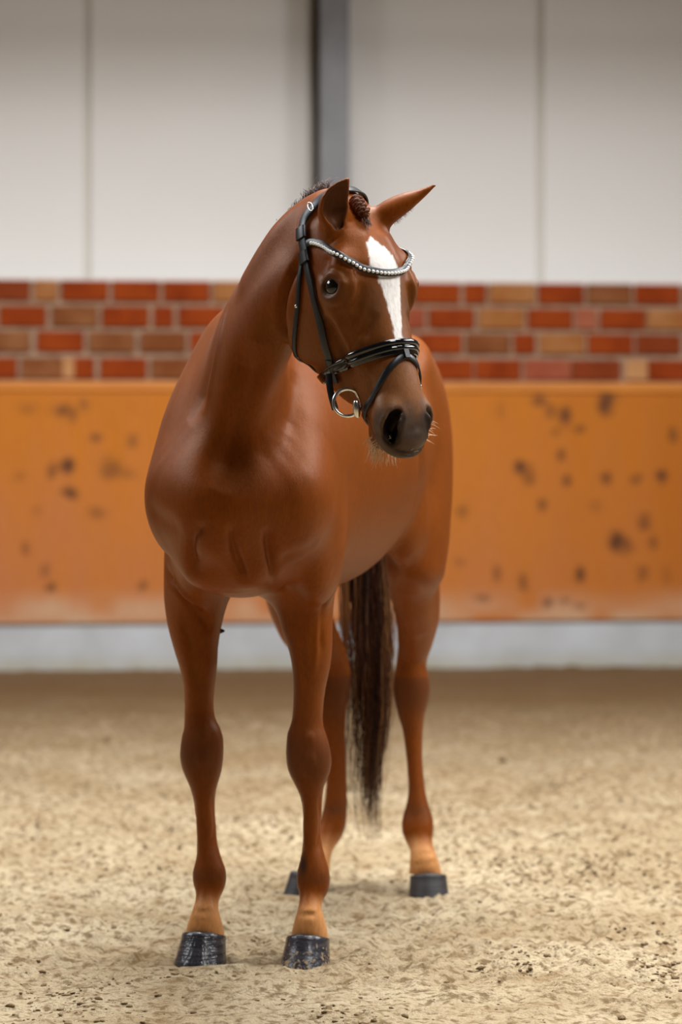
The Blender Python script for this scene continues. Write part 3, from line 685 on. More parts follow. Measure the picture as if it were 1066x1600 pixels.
# blaze: a broad star running down into a narrow stripe
bu = R3([.118, .13, .137, .160, .191, .208, .24, .295, .35, .42]); bl = R3([-.014, -.026, -.031, -.035, -.040, -.031, -.022, -.014, -.012, -.008]); br = R3([-.014, -.008, -.002, .022, .034, .037, .031, .018, .009, .001])
rag = .0035*vnoise(np.stack([u_*60, v_*260, w_*60], 1), 31)+.002*n_c
lo_, hi_ = np.interp(u_, bu, bl), np.interp(u_, bu, br)
mid = (lo_+hi_)/2; half = (hi_-lo_)/2
C_ = lerp(C_, (.86, .83, .80), ishead*sstep(.0022, -.0022, np.abs(v_-mid)-half+rag)*sstep(.112, .124, u_+rag*3)*sstep(.425, .40, u_+rag*3)*(w_ > -.03))
# hollows: nostrils blackened for their deep shade, and the open sides of the ears
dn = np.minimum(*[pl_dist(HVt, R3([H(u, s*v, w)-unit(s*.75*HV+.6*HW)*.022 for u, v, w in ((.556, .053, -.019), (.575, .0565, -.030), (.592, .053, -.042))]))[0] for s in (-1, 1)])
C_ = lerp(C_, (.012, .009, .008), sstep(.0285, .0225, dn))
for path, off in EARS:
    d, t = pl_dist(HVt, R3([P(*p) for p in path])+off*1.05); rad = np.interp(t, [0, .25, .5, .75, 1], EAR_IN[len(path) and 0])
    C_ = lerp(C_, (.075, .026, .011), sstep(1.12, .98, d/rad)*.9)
C_ = np.clip(C_, .004, .9)
h_me = mesh_np('horse', HVt, HQ)
at = h_me.color_attributes.new('pigment', 'FLOAT_COLOR', 'POINT'); at.data.foreach_set('color', np.concatenate([C_, np.ones((N_, 1))], 1).astype(np.float32).ravel())
coat = NT('chestnut_coat'); va = coat.n('ShaderNodeVertexColor', layer_name='pigment'); co = coat.coord('Object')
hair = coat.noise(coat.coord('Object', (1, 1, .28)), 520, 3, .65)
hair2 = coat.noise(coat.coord('Object', (1, 1, .35)), 150, 3, .6)
coat.base(coat.mix(coat.ramp(hair2, [(.32, .42), (.62, 0)]), va.outputs[0], coat.mix(.5, va.outputs[0], (.03, .010, .004, 1))))
coat.set(Roughness=.43); coat.b.inputs['Specular IOR Level'].default_value = .26; coat.b.inputs['Specular Tint'].default_value = (1.0, .60, .34, 1)
coat.b.inputs['Sheen Weight'].default_value = 0.0; coat.b.inputs['Sheen Roughness'].default_value = .4; coat.b.inputs['Sheen Tint'].default_value = (1, .8, .62, 1)
hs = coat.n('ShaderNodeMath', operation='ADD'); coat.l(hair, hs.inputs[0]); coat.l(hair2, hs.inputs[1]); coat.bump(hs.outputs[0], .16, .003)
horse = link('horse', h_me, coat.m)
tag(horse, 'chestnut horse with white blaze standing on the sand, head turned to one side', 'horse')

# ------------------------------------------------------------------ hooves
hoofm = NT('oiled_hoof'); co = hoofm.coord('Object', (1, 1, 1)); nz = hoofm.noise(hoofm.coord('Object', (.6, .6, 7)), 22, 3, .55); nv = hoofm.noise(hoofm.coord('Object', (9, 9, .5)), 14, 2)
hoofm.base(hoofm.ramp(nz, [(.3, rgb(26, 25, 29)), (.7, rgb(70, 68, 74))])); hoofm.set(Roughness=.22); hoofm.b.inputs['Specular IOR Level'].default_value = .6
hh = hoofm.n('ShaderNodeMath', operation='ADD'); hoofm.l(nz, hh.inputs[0]); hoofm.l(nv, hh.inputs[1]); hoofm.bump(hh.outputs[0], .35, .006)
hoofs = NT('sandy_hoof'); co = hoofs.coord('Object'); nz = hoofs.noise(hoofs.coord('Object', (.6, .6, 7)), 22, 3, .55); mud = hoofs.noise(co, 75, 4, .6)
sz = hoofs.n('ShaderNodeSeparateXYZ'); hoofs.l(co, sz.inputs[0]); mr = hoofs.n('ShaderNodeMapRange', i_1=.065, i_2=.0, i_3=-.20, i_4=.0); hoofs.l(sz.outputs[2], mr.inputs[0])
ad = hoofs.n('ShaderNodeMath', operation='ADD'); hoofs.l(mud, ad.inputs[0]); hoofs.l(mr.outputs[0], ad.inputs[1])
mk = hoofs.ramp(ad.outputs[0], [(.45, 0), (.52, 1)])
hoofs.base(hoofs.mix(mk, hoofs.ramp(nz, [(.3, rgb(26, 25, 29)), (.7, rgb(70, 68, 74))]), rgb(150, 128, 96)))
rr_n = hoofs.mix(mk, (.22, .22, .22, 1), (.9, .9, .9, 1)); hoofs.l(rr_n, hoofs.b.inputs['Roughness']); hoofs.bump(ad.outputs[0], .3, .006)
dullm = NT('dry_hoof'); co = dullm.coord('Object', (.6, .6, 6)); dullm.base(dullm.ramp(dullm.noise(co, 20, 3), [(.3, rgb(36, 35, 38)), (.7, rgb(64, 61, 63))])); dullm.set(Roughness=.5)
def hoof(px, Y, a, bf, bb, z0, hf, hh_, fwd, mat, top=.89, shift=.022):
    f = unit(fwd); lat = np.cross(UP, f); c = R3([(px-CX)*Y/FPX, Y, z0]); n = 40; mb = MB(); rings = []
    lev = [0, .04, .12, .24, .36, .48, .60, .72, .82, .90, .95, 1.0, 1.0]
    for k, t in enumerate(lev):
        s = 1+(top-1)*t+.006*math.sin(t*26)*(t < .9)+(.018 if .88 < t < .99 else 0)-(.02 if t == 0 else 0)
        if k == len(lev)-1: s *= .6
        r = []
        for j in range(n):
            th = 2*math.pi*j/n; cs, sn = math.cos(th), math.sin(th)
            e = .86 if cs < 0 else .96
            fx = (abs(cs)**e)*math.copysign(1, cs)*(bf if cs > 0 else bb); lx = (abs(sn)**.92)*math.copysign(1, sn)*a
            h_ = hh_+(hf-hh_)*(cs*.5+.5)
            r.append(c+f*(fx*s-shift*t)+lat*lx*s+UP*h_*t)
        rings.append(r)
    mb.rings(rings); o = mb.build('hoof', mat, horse, smooth=True)
    # hoof meshes keep their own origin near the ground
    me = o.data; me.transform(Matrix.Translation(-Vector(c))); o.location = c
    return o
hoof(313, 7.225, .0645, .076, .056, -.006, .083, .050, FW, hoofm.m, top=.82, shift=.036)
hoof(477, 7.18, .0625, .076, .056, -.006, .083, .050, FW+.05*LF, hoofs.m, top=.83, shift=.036)
hoof(670.5, 8.36, .0575, .070, .055, -.006, .070, .045, FW+.35*LF, dullm.m, top=.9)
hoof(480, 8.385, .056, .080, .055, -.006, .072, .045, RU, dullm.m)

chm = NT('horn'); chm.base(rgb(24, 18, 15)); chm.set(Roughness=.6)
bm = bmesh.new(); bmesh.ops.create_icosphere(bm, subdivisions=2, radius=1.0)
for v in bm.verts: v.co = Vector((v.co.x*.009*(1.5 if v.co.x > 0 else 1), v.co.y*.008, v.co.z*.007*(1-.4*max(v.co.x, 0))))
me = bpy.data.meshes.new('chestnut'); bm.to_mesh(me); bm.free(); o = link('chestnut', me, chm.m, horse); o.location = P(343.5, 986, 7.28)

# ------------------------------------------------------------------ eyes
eyem = NT('horse_eye'); co = eyem.coord('Generated'); eyem.base(rgb(16, 9, 6)); eyem.set(Roughness=.03); eyem.b.inputs['Coat Weight'].default_value = .3; eyem.b.inputs['Coat Roughness'].default_value = .02
for sd in (-1, 1):
    bm = bmesh.new(); bmesh.ops.create_uvsphere(bm, u_segments=40, v_segments=24, radius=.0228); me = bpy.data.meshes.new('eye'); bm.to_mesh(me); bm.free()
    me.polygons.foreach_set('use_smooth', np.ones(len(me.polygons), bool))
    o = link('eye', me, eyem.m, horse); o.location = H(.214, sd*.0925, -.031)

# ------------------------------------------------------------------ hair
def hairs(name, strands, mats, parent, rad, taper=True):
    """thin three-sided tubes joined into one mesh"""
    V, F, M, o = [], [], [], 0
    for q, r0, mi in strands:
        n = len(q); t = np.linspace(0, 1, n); r = r0*(1-.75*t**2); T = unit(np.gradient(q, axis=0))
        a = unit(np.cross(T, R3([.31, .94, .12]))); b = np.cross(T, a)
        V.append(np.stack([q+r[:, None]*(a*math.cos(k)+b*math.sin(k)) for k in (0, 2.094, 4.189)], 1).reshape(-1, 3))
        i = (np.arange(n-1)*3)[:, None]+np.arange(3)[None, :]; j = (np.arange(n-1)*3)[:, None]+R3([1, 2, 0])[None, :]
        F.append(np.stack([i, j, j+3, i+3], -1).reshape(-1, 4)+o); M.append(np.full((n-1)*3, mi)); o += 3*n
    me = mesh_np(name, np.vstack(V), np.vstack(F))
    for mm_ in mats: me.materials.append(mm_)
    me.polygons.foreach_set('material_index', np.concatenate(M).astype(np.int32))
    return link(name, me, None, parent)
def hair_mat(name, c, rough=.42):
    h = NT(name); h.base(c); h.set(Roughness=rough); return h.m
hm_dark, hm_mid, hm_light = hair_mat('tail_dark', rgb(50, 22, 8)), hair_mat('tail_brown', rgb(94, 50, 22)), hair_mat('tail_blond', rgb(152, 106, 62))
dock = B(-1.40, -.03, 1.44)
tail = []
keyz = [1.44, 1.36, 1.22, 1.05, .90, .70, .50, .32, .155]
keyp = [572, 573, 574, 574, 574, 577, 575, 571, 574]; keyY = [8.52, 8.60, 8.64, 8.64, 8.63, 8.62, 8.61, 8.60, 8.60]; keyw = [.02, .042, .064, .080, .090, .098, .094, .075, .045]
for k in range(900):
    th = rng.uniform(0, 2*math.pi); rr = math.sqrt(rng.uniform(0, 1)); end = rng.uniform(.55, 1.0)**.6 if rng.uniform() < .8 else rng.uniform(.5, .8)
    clump = rng.integers(0, 26); cr = np.random.default_rng(100+clump); cth = cr.uniform(0, 2*math.pi); crr = math.sqrt(cr.uniform(0, 1)); cend = cr.uniform(.84, 1.03)
    end = min(end, cend+rng.uniform(-.02, .03))
    zz = np.linspace(1.44, 1.44-(1.44-.11)*end, 26)
    mixc = sstep(1.2, .4, zz)*.72
    dx = np.interp(-zz, [-z for z in keyz], keyw)
    cx_ = (rr*math.cos(th))*(1-mixc)+crr*math.cos(cth)*mixc; cy_ = (rr*math.sin(th))*(1-mixc)+crr*math.sin(cth)*mixc
    px = np.interp(-zz, [-z for z in keyz], keyp); Yk = np.interp(-zz, [-z for z in keyz], keyY)
    wv = .006*np.sin(zz*9+cr.uniform(0, 6))+.004*np.sin(zz*21+rng.uniform(0, 6))
    X = (px-CX)*Yk/FPX+cx_*dx+wv; Y = Yk+cy_*dx*.6+wv*.5
    edge = abs(cx_[10]); mi = 0 if rng.uniform() > .36+.8*max(0, edge-.30) else (1 if rng.uniform() < .65 else 2)
    tail.append((np.stack([X, Y, zz], 1), rng.uniform(.0009, .0016), mi))
# a thin pale lock on the near edge
for k in range(60):
    zz = np.linspace(1.05, rng.uniform(.55, .70), 14); t = np.linspace(0, 1, 14)
    X = (rng.uniform(533, 543)-CX+4*t*rng.uniform(-.4, 1.5))*8.6/FPX; tail.append((np.stack([X, np.full(14, 8.58)+.01*t, zz], 1), .0009, 2 if k % 3 else 1))
tl = hairs('tail', tail, [hm_dark, hm_mid, hm_light], horse, 1)
# whiskers of the muzzle
whm = hair_mat('whisker_hair', rgb(226, 194, 154), .5)
wsk = []
def whisk(root, dirn, ln, n=1, spread=.35, curl=.3, r=.0007):
    for k in range(n):
        d = unit(R3(dirn)+rng.normal(0, spread, 3)); g = R3([0, 0, -curl]); t = np.linspace(0, 1, 7)[:, None]; L = ln*rng.uniform(.5, 1.1)
        wsk.append((root+rng.normal(0, .004, 3)+L*(d*t+g*t*t), r*rng.uniform(.7, 1.1), 0))
# hair fringe of the left ear
fr = []
for k in range(150):
    t = rng.uniform(.12, .62); b_ = P(607+62*t, 353-58*t+3*math.sin(t*3), 6.62); d = unit(R3([.55, .2, -.75])+rng.normal(0, .18, 3)); tt = np.linspace(0, 1, 5)[:, None]
    fr.append((b_-d*.012+d*tt*rng.uniform(.012, .024), .0005, 0))
_e = hairs('ear_fringe', fr, [hair_mat('ear_hair', rgb(150, 84, 40), .5)], horse, 1)
# plaited forelock and mane
plm = NT('plait_hair'); co = plm.coord('Object', (1, 1, 1)); plm.base(plm.ramp(plm.noise(co, 240, 3, .7), [(.3, rgb(46, 22, 11)), (.7, rgb(116, 64, 34))])); plm.set(Roughness=.6); plm.b.inputs['Specular IOR Level'].default_value = .2; plm.bump(plm.noise(co, 400, 2), .35, .002)
def plait(name, path, r, n, lump=.55):
    """two strands wound round each other along a path"""
    q = crom(path, 60); T = unit(np.gradient(q, axis=0)); side = unit(np.cross(T, UP+.01*FW)); nor = np.cross(T, side); mb = MB()
    t = np.linspace(0, 1, 60); rad = r*np.interp(t, [0, .08, .8, 1], [.6, 1, .95, .3])
    for s in range(3):
        ph = 2*math.pi*s/3; an = ph+t*math.pi*n; cen = q+(side*np.cos(an)[:, None]+nor*np.sin(an)[:, None])*(rad*lump)[:, None]; rings = []
        for i in range(60): rings.append([cen[i]+rad[i]*(.62+.10*math.sin(i*1.3+s*2))*(side[i]*math.cos(a)+nor[i]*math.sin(a)) for a in np.linspace(0, 2*math.pi, 9)[:-1]])
        mb.rings(rings)
    return mb.build(name, plm.m, horse, smooth=True)
fsn = snap([H(.014, -.006, .006), H(.024, -.008, .011), H(.035, -.009, .013), H(.060, -.010, .02), H(.078, -.010, .022)])
fp = [R3(p)+R3(n)*h for (p, n), h in zip(fsn, (.006, .010, .013, .016, .011))]
plait('forelock_plait', fp, .0145, 3.6)
tuft = []
for k in range(26): tuft.append((fp[-1]+rng.normal(0, .004, 3)+np.linspace(0, 1, 5)[:, None]*(unit(HU+.1*HW+rng.normal(0, .2, 3))*rng.uniform(.012, .026)), .0008, 0))
hairs('forelock_end', tuft, [hm_dark], horse, 1)['kind'] = 'stuff'
crest2 = R3([p for p, n in snap([B(.33, .36, 1.86), B(.27, .30, 1.86), B(.2, .22, 1.83), B(.12, .13, 1.79), B(.03, .06, 1.74), B(-.06, .02, 1.68)])]); c2 = crom(crest2, 9)
for i in range(1, 9):
    out = unit(.8*LF-.25*UP); b_ = R3(snap([c2[i]+.03*out-.015*UP])[0][0])
    plait('mane_plait', [b_+.004*out, b_+.012*out-.012*UP, b_+.012*out-.028*UP, b_+.006*out-.04*UP], .010, 3)

# ------------------------------------------------------------------ bridle
lea = NT('black_leather'); co = lea.coord('Object'); lea.base(rgb(24, 24, 28)); lea.set(Roughness=.38); lea.bump(lea.noise(co, 700, 2), .15, .001)
pat = NT('patent_leather'); pat.base(rgb(9, 9, 12)); pat.set(Roughness=.09); pat.b.inputs['Coat Weight'].default_value = .6; pat.b.inputs['Coat Roughness'].default_value = .03
met = NT('polished_steel'); met.base(rgb(232, 230, 224)); met.set(Metallic=1.0, Roughness=.22)
stone = NT('white_crystal'); stone.base(rgb(244, 243, 240)); stone.set(Roughness=.25)
bridle = bpy.data.objects.new('bridle', None); COL.objects.link(bridle); bridle.location = H(.25, 0, 0)
tag(bridle, 'black leather bridle with crystal browband and patent noseband on the horse\'s head', 'bridle')
BL = R3(bridle.location)
def strap_path(points, n, off, do_snap=True, closed=False):
    p = R3(points); q = crom(p, n)
    if do_snap:
        sn = snap(q); q = R3([a for a, b in sn]); nn = R3([b for a, b in sn])
        for _ in range(4):
            m = nn.copy(); m[1:-1] = (nn[:-2]+nn[1:-1]*2+nn[2:])/4; nn = unit(m)
            m = q.copy(); m[1:-1] = (q[:-2]+q[1:-1]*2+q[2:])/4; q = m
        q = q+nn*off
    else: nn = np.tile(-unit(HV)*1.0+0*HW, (n, 1))
    return q, nn
def ribbon(mb, q, nn, w, th, closed=False, round_=False):
    T = unit(np.gradient(q, axis=0)); nn = unit(nn-(nn*T).sum(1, keepdims=True)*T); s = np.cross(T, nn); w = np.broadcast_to(w, len(q)); rings = []
    prof = [(math.cos(a), math.sin(a)) for a in np.linspace(0, 2*math.pi, 13)[:-1]] if round_ else [(-1, -.5), (-1, .6), (-.86, 1), (.86, 1), (1, .6), (1, -.5), (.8, -.9), (-.8, -.9)]
    for i in range(len(q)): rings.append([q[i]+s[i]*x*w[i]/2+nn[i]*y*th/2-BL for x, y in prof])
    mb.rings(rings, closed_ends=not closed, loop=closed); return mb
def strap(name, points, w, th, n=60, off=.003, mat=None, parent=None, do_snap=True, round_=False, closed=False):
    q, nn = strap_path(points, n, off, do_snap); mb = MB(); ribbon(mb, q, nn, w, th, closed, round_)
    o = mb.build(name, mat or lea.m, parent or bridle, smooth=True, angle=math.radians(50)); return o, q, nn
sym = lambda *r: [H(u, v, w) for u, v, w in r]+[H(u, -v, w) for u, v, w in r[::-1]]
# headpiece over the poll, behind the ears
_, hq, hn = strap('headpiece', sym((.100, -.09, -.090), (.06, -.082, -.090), (.022, -.071, -.082), (.004, -.066, -.052), (-.010, -.048, -.026), (-.014, -.02, -.012)), .026, .006, 90, .007)
for sd in (1, -1):
    m_ = lambda *r: [H(u, -sd*v, w) for u, v, w in r]
    _, cq, cn = strap('cheekpiece', m_((.040, .077, -.090), (.100, .091, -.092), (.150, .096, -.092), (.200, .097, -.094), (.263, .091, -.106), (.328, .077, -.129), (.372, .062, -.148), (.405, .056, -.158)), .0185, .004, 70, .007)
    for at_, nm in ((.012, 'keeper'), (.17, 'browband_loop')):
        i = int(at_*69)+2; q_ = cq[i-2:i+4]+cn[i-2:i+4]*.002; mb = MB(); ribbon(mb, q_, cn[i-2:i+4], .031, .010); mb.build(nm, lea.m, bridle, smooth=True, angle=math.radians(50))
    for at_ in (.86,):
        i = int(at_*69); q_ = cq[i-1:i+3]+cn[i-1:i+3]*.002; mb = MB(); ribbon(mb, q_, cn[i-1:i+3], .021, .008); mb.build('keeper', lea.m, bridle, smooth=True, angle=math.radians(50))
    # buckle of the headpiece
    i = int(89*.27) if sd > 0 else 89-int(89*.27); c0 = hq[i]+hn[i]*.006; T_ = unit(hq[min(i+1, 89)]-hq[i-1]); s_ = np.cross(T_, hn[i])
    mb = MB(); loop = [c0+s_*.015*math.cos(a)+T_*.006*math.sin(a)-BL for a in np.linspace(0, 2*math.pi, 25)[:-1]]
    rings = []
    for j in range(24):
        d = unit(loop[j]-(c0-BL)); rings.append([loop[j]+( .0012)*(d*math.cos(a)+hn[i]*math.sin(a)) for a in np.linspace(0, 2*math.pi, 7)[:-1]])
    mb.rings(rings, loop=True); mb.build('buckle', met.m, bridle, smooth=True)
# throatlatch round the jowl
_, tq, tn = strap('throatlatch', sym((.085, -.088, -.100), (.14, -.098, -.122), (.192, -.101, -.150), (.242, -.096, -.186), (.282, -.080, -.222), (.315, -.050, -.262), (.335, -.02, -.27)), .0125, .004, 110, .004)
i = int(109*.19); bm = bmesh.new(); bmesh.ops.create_uvsphere(bm, u_segments=12, v_segments=8, radius=.0042); me = bpy.data.meshes.new('stud'); bm.to_mesh(me); bm.free()
o = link('stud', me, met.m, bridle); o.location = tq[i]+tn[i]*.003-BL
# browband with its row of crystals
bpath = sym((.098, -.092, -.098), (.084, -.088, -.074), (.109, -.09, -.034), (.141, -.094, -.007), (.167, -.087, .014), (.186, -.067, .019), (.2, -.048, .026), (.210, -.025, .032), (.213, -.008, .034))
bb_, bq, bn = strap('browband', bpath, .017, .005, 140, .006)
cl = np.concatenate([[0], np.cumsum(np.linalg.norm(np.diff(bq, axis=0), axis=1))])
bm = bmesh.new(); bmesh.ops.create_uvsphere(bm, u_segments=12, v_segments=8, radius=.0040); sme = bpy.data.meshes.new('crystal'); bm.to_mesh(sme); bm.free(); sme.materials.append(stone.m)
sme.polygons.foreach_set('use_smooth', np.ones(len(sme.polygons), bool))
bT = unit(np.gradient(bq, axis=0)); bS = np.cross(bT, bn)
L0, L1 = cl[-1]*.085, cl[-1]*.915; kn = int((L1-L0)/.0096)
for k in range(kn+1):
    s_ = L0+(L1-L0)*k/kn; i = int(np.searchsorted(cl, s_)); i = min(i, 138); f = (s_-cl[i-1])/max(cl[i]-cl[i-1], 1e-6)
    p = bq[i-1]*(1-f)+bq[i]*f+bn[i]*.0042; dn_ = bS[i] if bS[i][2] < 0 else -bS[i]
    o = link('crystal', sme, None, bb_); o.location = p+dn_*.0025-BL
# noseband: wide padded patent strap
npath = [(.368, -.02, -.262), (.368, -.045, -.235), (.372, -.056, -.17), (.382, -.069, -.11), (.388, -.069, -.06), (.392, -.053, -.02), (.393, -.025, .006), (.394, -.006, .012)]
nb, nq, nn = strap('noseband', sym(*npath), np.interp(np.linspace(0, 1, 120), [0, .2, .34, .45, .55, .66, .8, 1], [.020, .022, .032, .036, .036, .032, .022, .020]), .006, 120, .006, pat.m)
sel = slice(18, 102); nT = unit(np.gradient(nq, axis=0)); nS = np.cross(nT, nn); sg = np.where((nS@HU) < 0, 1, -1)[:, None]
for off_, ww, th, nm in ((.010, .015, .013, 'padding'), (-.004, .011, .009, 'padding')):
    mb = MB(); ribbon(mb, (nq+nS*sg*off_+nn*.003)[sel], nn[sel], ww*np.interp(np.linspace(0, 1, 84), [0, .2, .8, 1], [.2, 1, 1, .2]), th, round_=True); mb.build(nm, pat.m, nb, smooth=True)
# flash strap with its loop and buckle
fpath = [(.520, -.015, -.150), (.512, -.045, -.125), (.496, -.054, -.078), (.473, -.052, -.036), (.446, -.042, -.007), (.426, -.021, .007), (.417, -.004, .010)]
fs, fq, fn = strap('flash_strap', sym(*fpath), .0145, .0045, 90, .004)
_ = strap('flash_loop', [H(.400, 0, .012), H(.412, 0, .012), H(.424, 0, .010)], .016, .007, 8, .008)
i = int(89*.70); mb = MB(); ribbon(mb, fq[i:i+5]+fn[i:i+5]*.003, fn[i:i+5], .019, .004); mb.build('buckle', met.m, fs, smooth=True)
i = int(89*.76); mb = MB(); ribbon(mb, fq[i:i+3]+fn[i:i+3]*.003, fn[i:i+3], .018, .006); mb.build('keeper', lea.m, fs, smooth=True)
# bit: loose ring with an oval barrel on each side
for sd in (-1, 1):
    if sd < 0: cen = P(543, 629, 6.53)
    else: cen = H(.475, .066, -.150)
    fwd_ = unit(P(557, 638, 6.52)-P(543, 629, 6.53)) if sd < 0 else HU
    nrm = unit(sd*.55*HV+.75*HW-.1*UP) if sd < 0 else HV
    ax = unit(np.cross(nrm, UP)); ay = np.cross(nrm, ax); mb = MB(); rings = []
    for a in np.linspace(0, 2*math.pi, 49)[:-1]:
        d = ax*math.cos(a)+ay*math.sin(a); rings.append([cen+d*.0312+.0042*(d*math.cos(b)+nrm*math.sin(b))-BL for b in np.linspace(0, 2*math.pi, 9)[:-1]])
    mb.rings(rings, loop=True); ring = mb.build('bit_ring', met.m, bridle, smooth=True)
    bc = cen+(P(557.5, 639, 6.505)-P(543, 629, 6.53)) if sd < 0 else cen+HU*.03
    mb = MB(); rings = []
    for t in np.linspace(-1, 1, 13):
        r = .0085*math.sqrt(max(1-(t*.93)**2, .02)); a0 = unit(UP*.97-HV*.12)
        rings.append([bc+a0*t*.020+r*(ax*math.cos(b)+nrm*math.sin(b))-BL for b in np.linspace(0, 2*math.pi, 13)[:-1]])
    mb.rings(rings); mb.build('bit_barrel', met.m, ring, smooth=True)
# billet of the cheekpiece hanging behind the ring
pts_b = [P(514, 584, 6.565), P(515, 600, 6.56), P(518, 618, 6.555), P(524, 640, 6.545)]
q = crom(pts_b, 20); nn_ = np.tile(unit(-HV*.6+HW*.5), (20, 1)); mb = MB(); ribbon(mb, q, nn_, .015, .005); mb.build('billet', lea.m, bridle, smooth=True, angle=math.radians(50))

# roached hair behind the poll and small plaits down the far side of the crest
crest = [P(515, 306, 6.66), P(500, 303, 6.68), P(484, 311, 6.70), P(468, 324, 6.72), P(455, 338, 6.74), P(440, 354, 6.76)]
cs_ = R3([p for p, n in snap(crest)]); cs_ = crom(cs_, 60); mane = []
for k in range(800):
    i = int(rng.uniform(0, 59)); b_ = cs_[i]+rng.normal(0, .006, 3); ln = np.interp(i, [0, 20, 40, 59], [.040, .040, .022, .006])*rng.uniform(.6, 1.1)
    d = unit(R3([-.35, .5, 1.0])+rng.normal(0, .28, 3)); tt = np.linspace(0, 1, 6)[:, None]
    st_ = b_-d*.002+ln*(d*tt+R3([.35, .2, -.35])*tt*tt)
    if pl_dist(st_, hq[::3])[0].min() < .021: continue
    mane.append((b_-d*.002+ln*(d*tt+R3([.35, .2, -.35])*tt*tt), .0008, 0 if rng.uniform() < .7 else 1))
hairs('mane', mane, [hm_dark, hm_mid], horse, 1)['kind'] = 'stuff'; _e['kind'] = 'stuff'; tl['kind'] = 'stuff'

# lift any bridle vertex that sank into the coat back onto it
bvh_ = BVHTree.FromPolygons(HVt.tolist(), HQ.tolist())
for o in [c for c in bridle.children_recursive if c.name.split('.')[0] not in ('crystal', 'stud')]:
    for v in o.data.vertices:
        p = v.co+bridle.location; r = bvh_.find_nearest(p)
        d = (p-r[0]).dot(r[1])
        if r[3] < .03 and d < .0016: v.co = r[0]+r[1]*.0016-bridle.location

def on_head(u, v, w): return R3(snap([H(u, v, w)])[0][0])
for k in range(90):
    vv = rng.uniform(-.036, .036); whisk(on_head(rng.uniform(.572, .60), vv, rng.uniform(-.150, -.122)), R3([vv*5-.1, -.2, -1]), .042, 1, .24, .15)
for k in range(26): whisk(on_head(rng.uniform(.56, .595), -.05, -.115-.02*rng.uniform()), -.9*HV+.5*HU-.3*HW, .022, 1, .25, .2)
for k in range(26): whisk(on_head(rng.uniform(.56, .60), .05, -.11-.03*rng.uniform()), .9*HV+.5*HU, .024, 1, .25, .2)
for k in range(12): whisk(on_head(rng.uniform(.55, .60), .06, rng.uniform(-.09, -.03)), HV+.1*HU, .032, 1, .2, .2)
for k in range(22): whisk(on_head(rng.uniform(.590, .612), rng.uniform(-.04, .03), rng.uniform(-.085, -.07)), .7*HU+.5*HW, .014, 1, .35, .3)
wsk = [w_ for w_ in wsk if min(pl_dist(w_[0], fq[::2])[0].min(), pl_dist(w_[0], nq[::3])[0].min()) > .013]
hairs('whiskers', wsk, [whm], horse, 1)['kind'] = 'stuff'
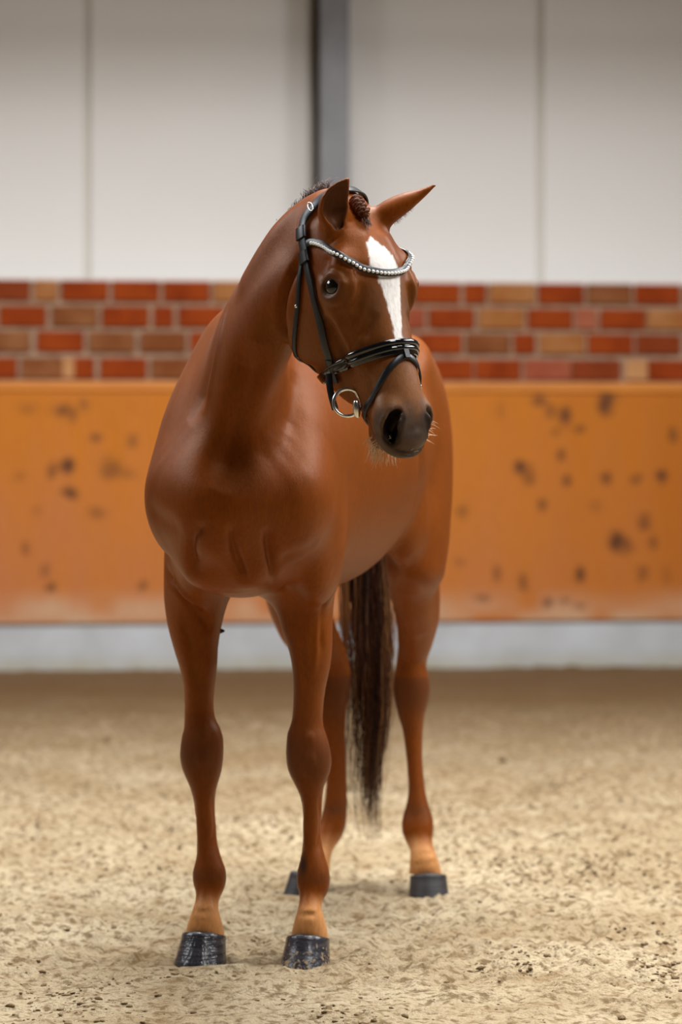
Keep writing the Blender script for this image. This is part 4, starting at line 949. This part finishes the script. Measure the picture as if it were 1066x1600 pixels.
# ------------------------------------------------------------------ crumbs of earth on the sand
clm = NT('damp_earth'); co = clm.coord('Object'); clm.base(clm.ramp(clm.noise(co, 60, 3), [(.3, rgb(92, 72, 46)), (.7, rgb(142, 118, 82))])); clm.set(Roughness=.95); clm.bump(clm.noise(co, 300, 3), .5, .003)
bm = bmesh.new(); bmesh.ops.create_icosphere(bm, subdivisions=1, radius=1.0); ico_v = R3([v.co[:] for v in bm.verts]); ico_f = R3([[v.index for v in f.verts] for f in bm.faces]); bm.free()
def crumb_field(n, smin_, smax_, ylo, yhi, seed):
    r = np.random.default_rng(seed); V, F = [], []
    y = ylo*(yhi/ylo)**r.uniform(0, 1, n*6); x = r.uniform(-1, 1, n*6)*(.135*y+.25)
    dens = vnoise(np.stack([x*1.6, y*1.1], 1), 41)*.5+vnoise(np.stack([x*5, y*3.4], 1), 42)*.5
    keep = (dens+r.normal(0, .25, len(x))) > .28; x, y = x[keep][:n], y[keep][:n]
    for hx, hy, rr in FEET:
        k = np.hypot(x-hx, (y-hy)) > .085; x, y = x[k], y[k]
    z = sand_height(x, y); s = smin_*(smax_/smin_)**(r.uniform(0, 1, len(x))**2.2)
    for i in range(len(x)):
        a = r.uniform(0, 6.3); c, sn = math.cos(a), math.sin(a); v = ico_v*(1+r.uniform(-.5, .5, (len(ico_v), 1)))*R3([1.5, .9, .55])*s[i]
        V.append(v@R3([[c, sn, 0], [-sn, c, 0], [0, 0, 1]])+R3([x[i], y[i], z[i]+.2*s[i]])); F.append(ico_f+12*i)
    return np.vstack(V), np.vstack(F)
cv, cf = crumb_field(11000, .0016, .0085, 6.0, 11.5, 5)
o = link('earth_crumbs', mesh_np('earth_crumbs', cv, cf, smooth=False), clm.m); o['kind'] = 'stuff'; o['label'] = 'small dark crumbs of damp earth scattered over the sand'; o['category'] = 'crumbs'
def clod(px, py, s, label, seed):
    Y = CAMH*FPX/(py-HY); p = P(px, py, Y); r = np.random.default_rng(seed)
    bm = bmesh.new(); bmesh.ops.create_icosphere(bm, subdivisions=3, radius=1.0); v = R3([q.co[:] for q in bm.verts]); n = .28*vnoise(v*1.6+seed, seed)+.16*vnoise(v*4+seed, seed+1); v = v*(1+n)[:, None]*R3([1.3, .9, .6])*s
    for q, w_ in zip(bm.verts, v): q.co = w_
    me = bpy.data.meshes.new('earth_clod'); bm.to_mesh(me); bm.free()
    o = link('earth_clod', me, clm.m); z = float(sand_height(R3([p[0]]), R3([Y]))[0]); o.location = (p[0], Y, z+.30*s); o.rotation_euler = (0, 0, r.uniform(0, 6))
    tag(o, label, 'clod', 'earth clods on the sand')
clod(713, 1385, .014, 'dark earth clod right beside the hind hoof on the right', 51)
clod(1058, 1391, .011, 'dark earth clod at the right edge of the picture, level with the hind hooves', 52)
clod(594, 1443, .011, 'dark grey clod of earth on the sand between the front and hind hooves', 53)
clod(744, 1483, .008, 'small earth clod lying by itself right of the front hooves', 54)
clod(972, 1586, .010, 'earth clod at the bottom right corner of the sand', 55)
clod(62, 1490, .009, 'earth clod on the sand far left of the front hooves', 56)
clod(849, 1367, .010, 'earth clod on the sand some way right of the right hind hoof', 57)
clod(785, 1190, .016, 'blurred dark clod in the background right of the horse', 58)
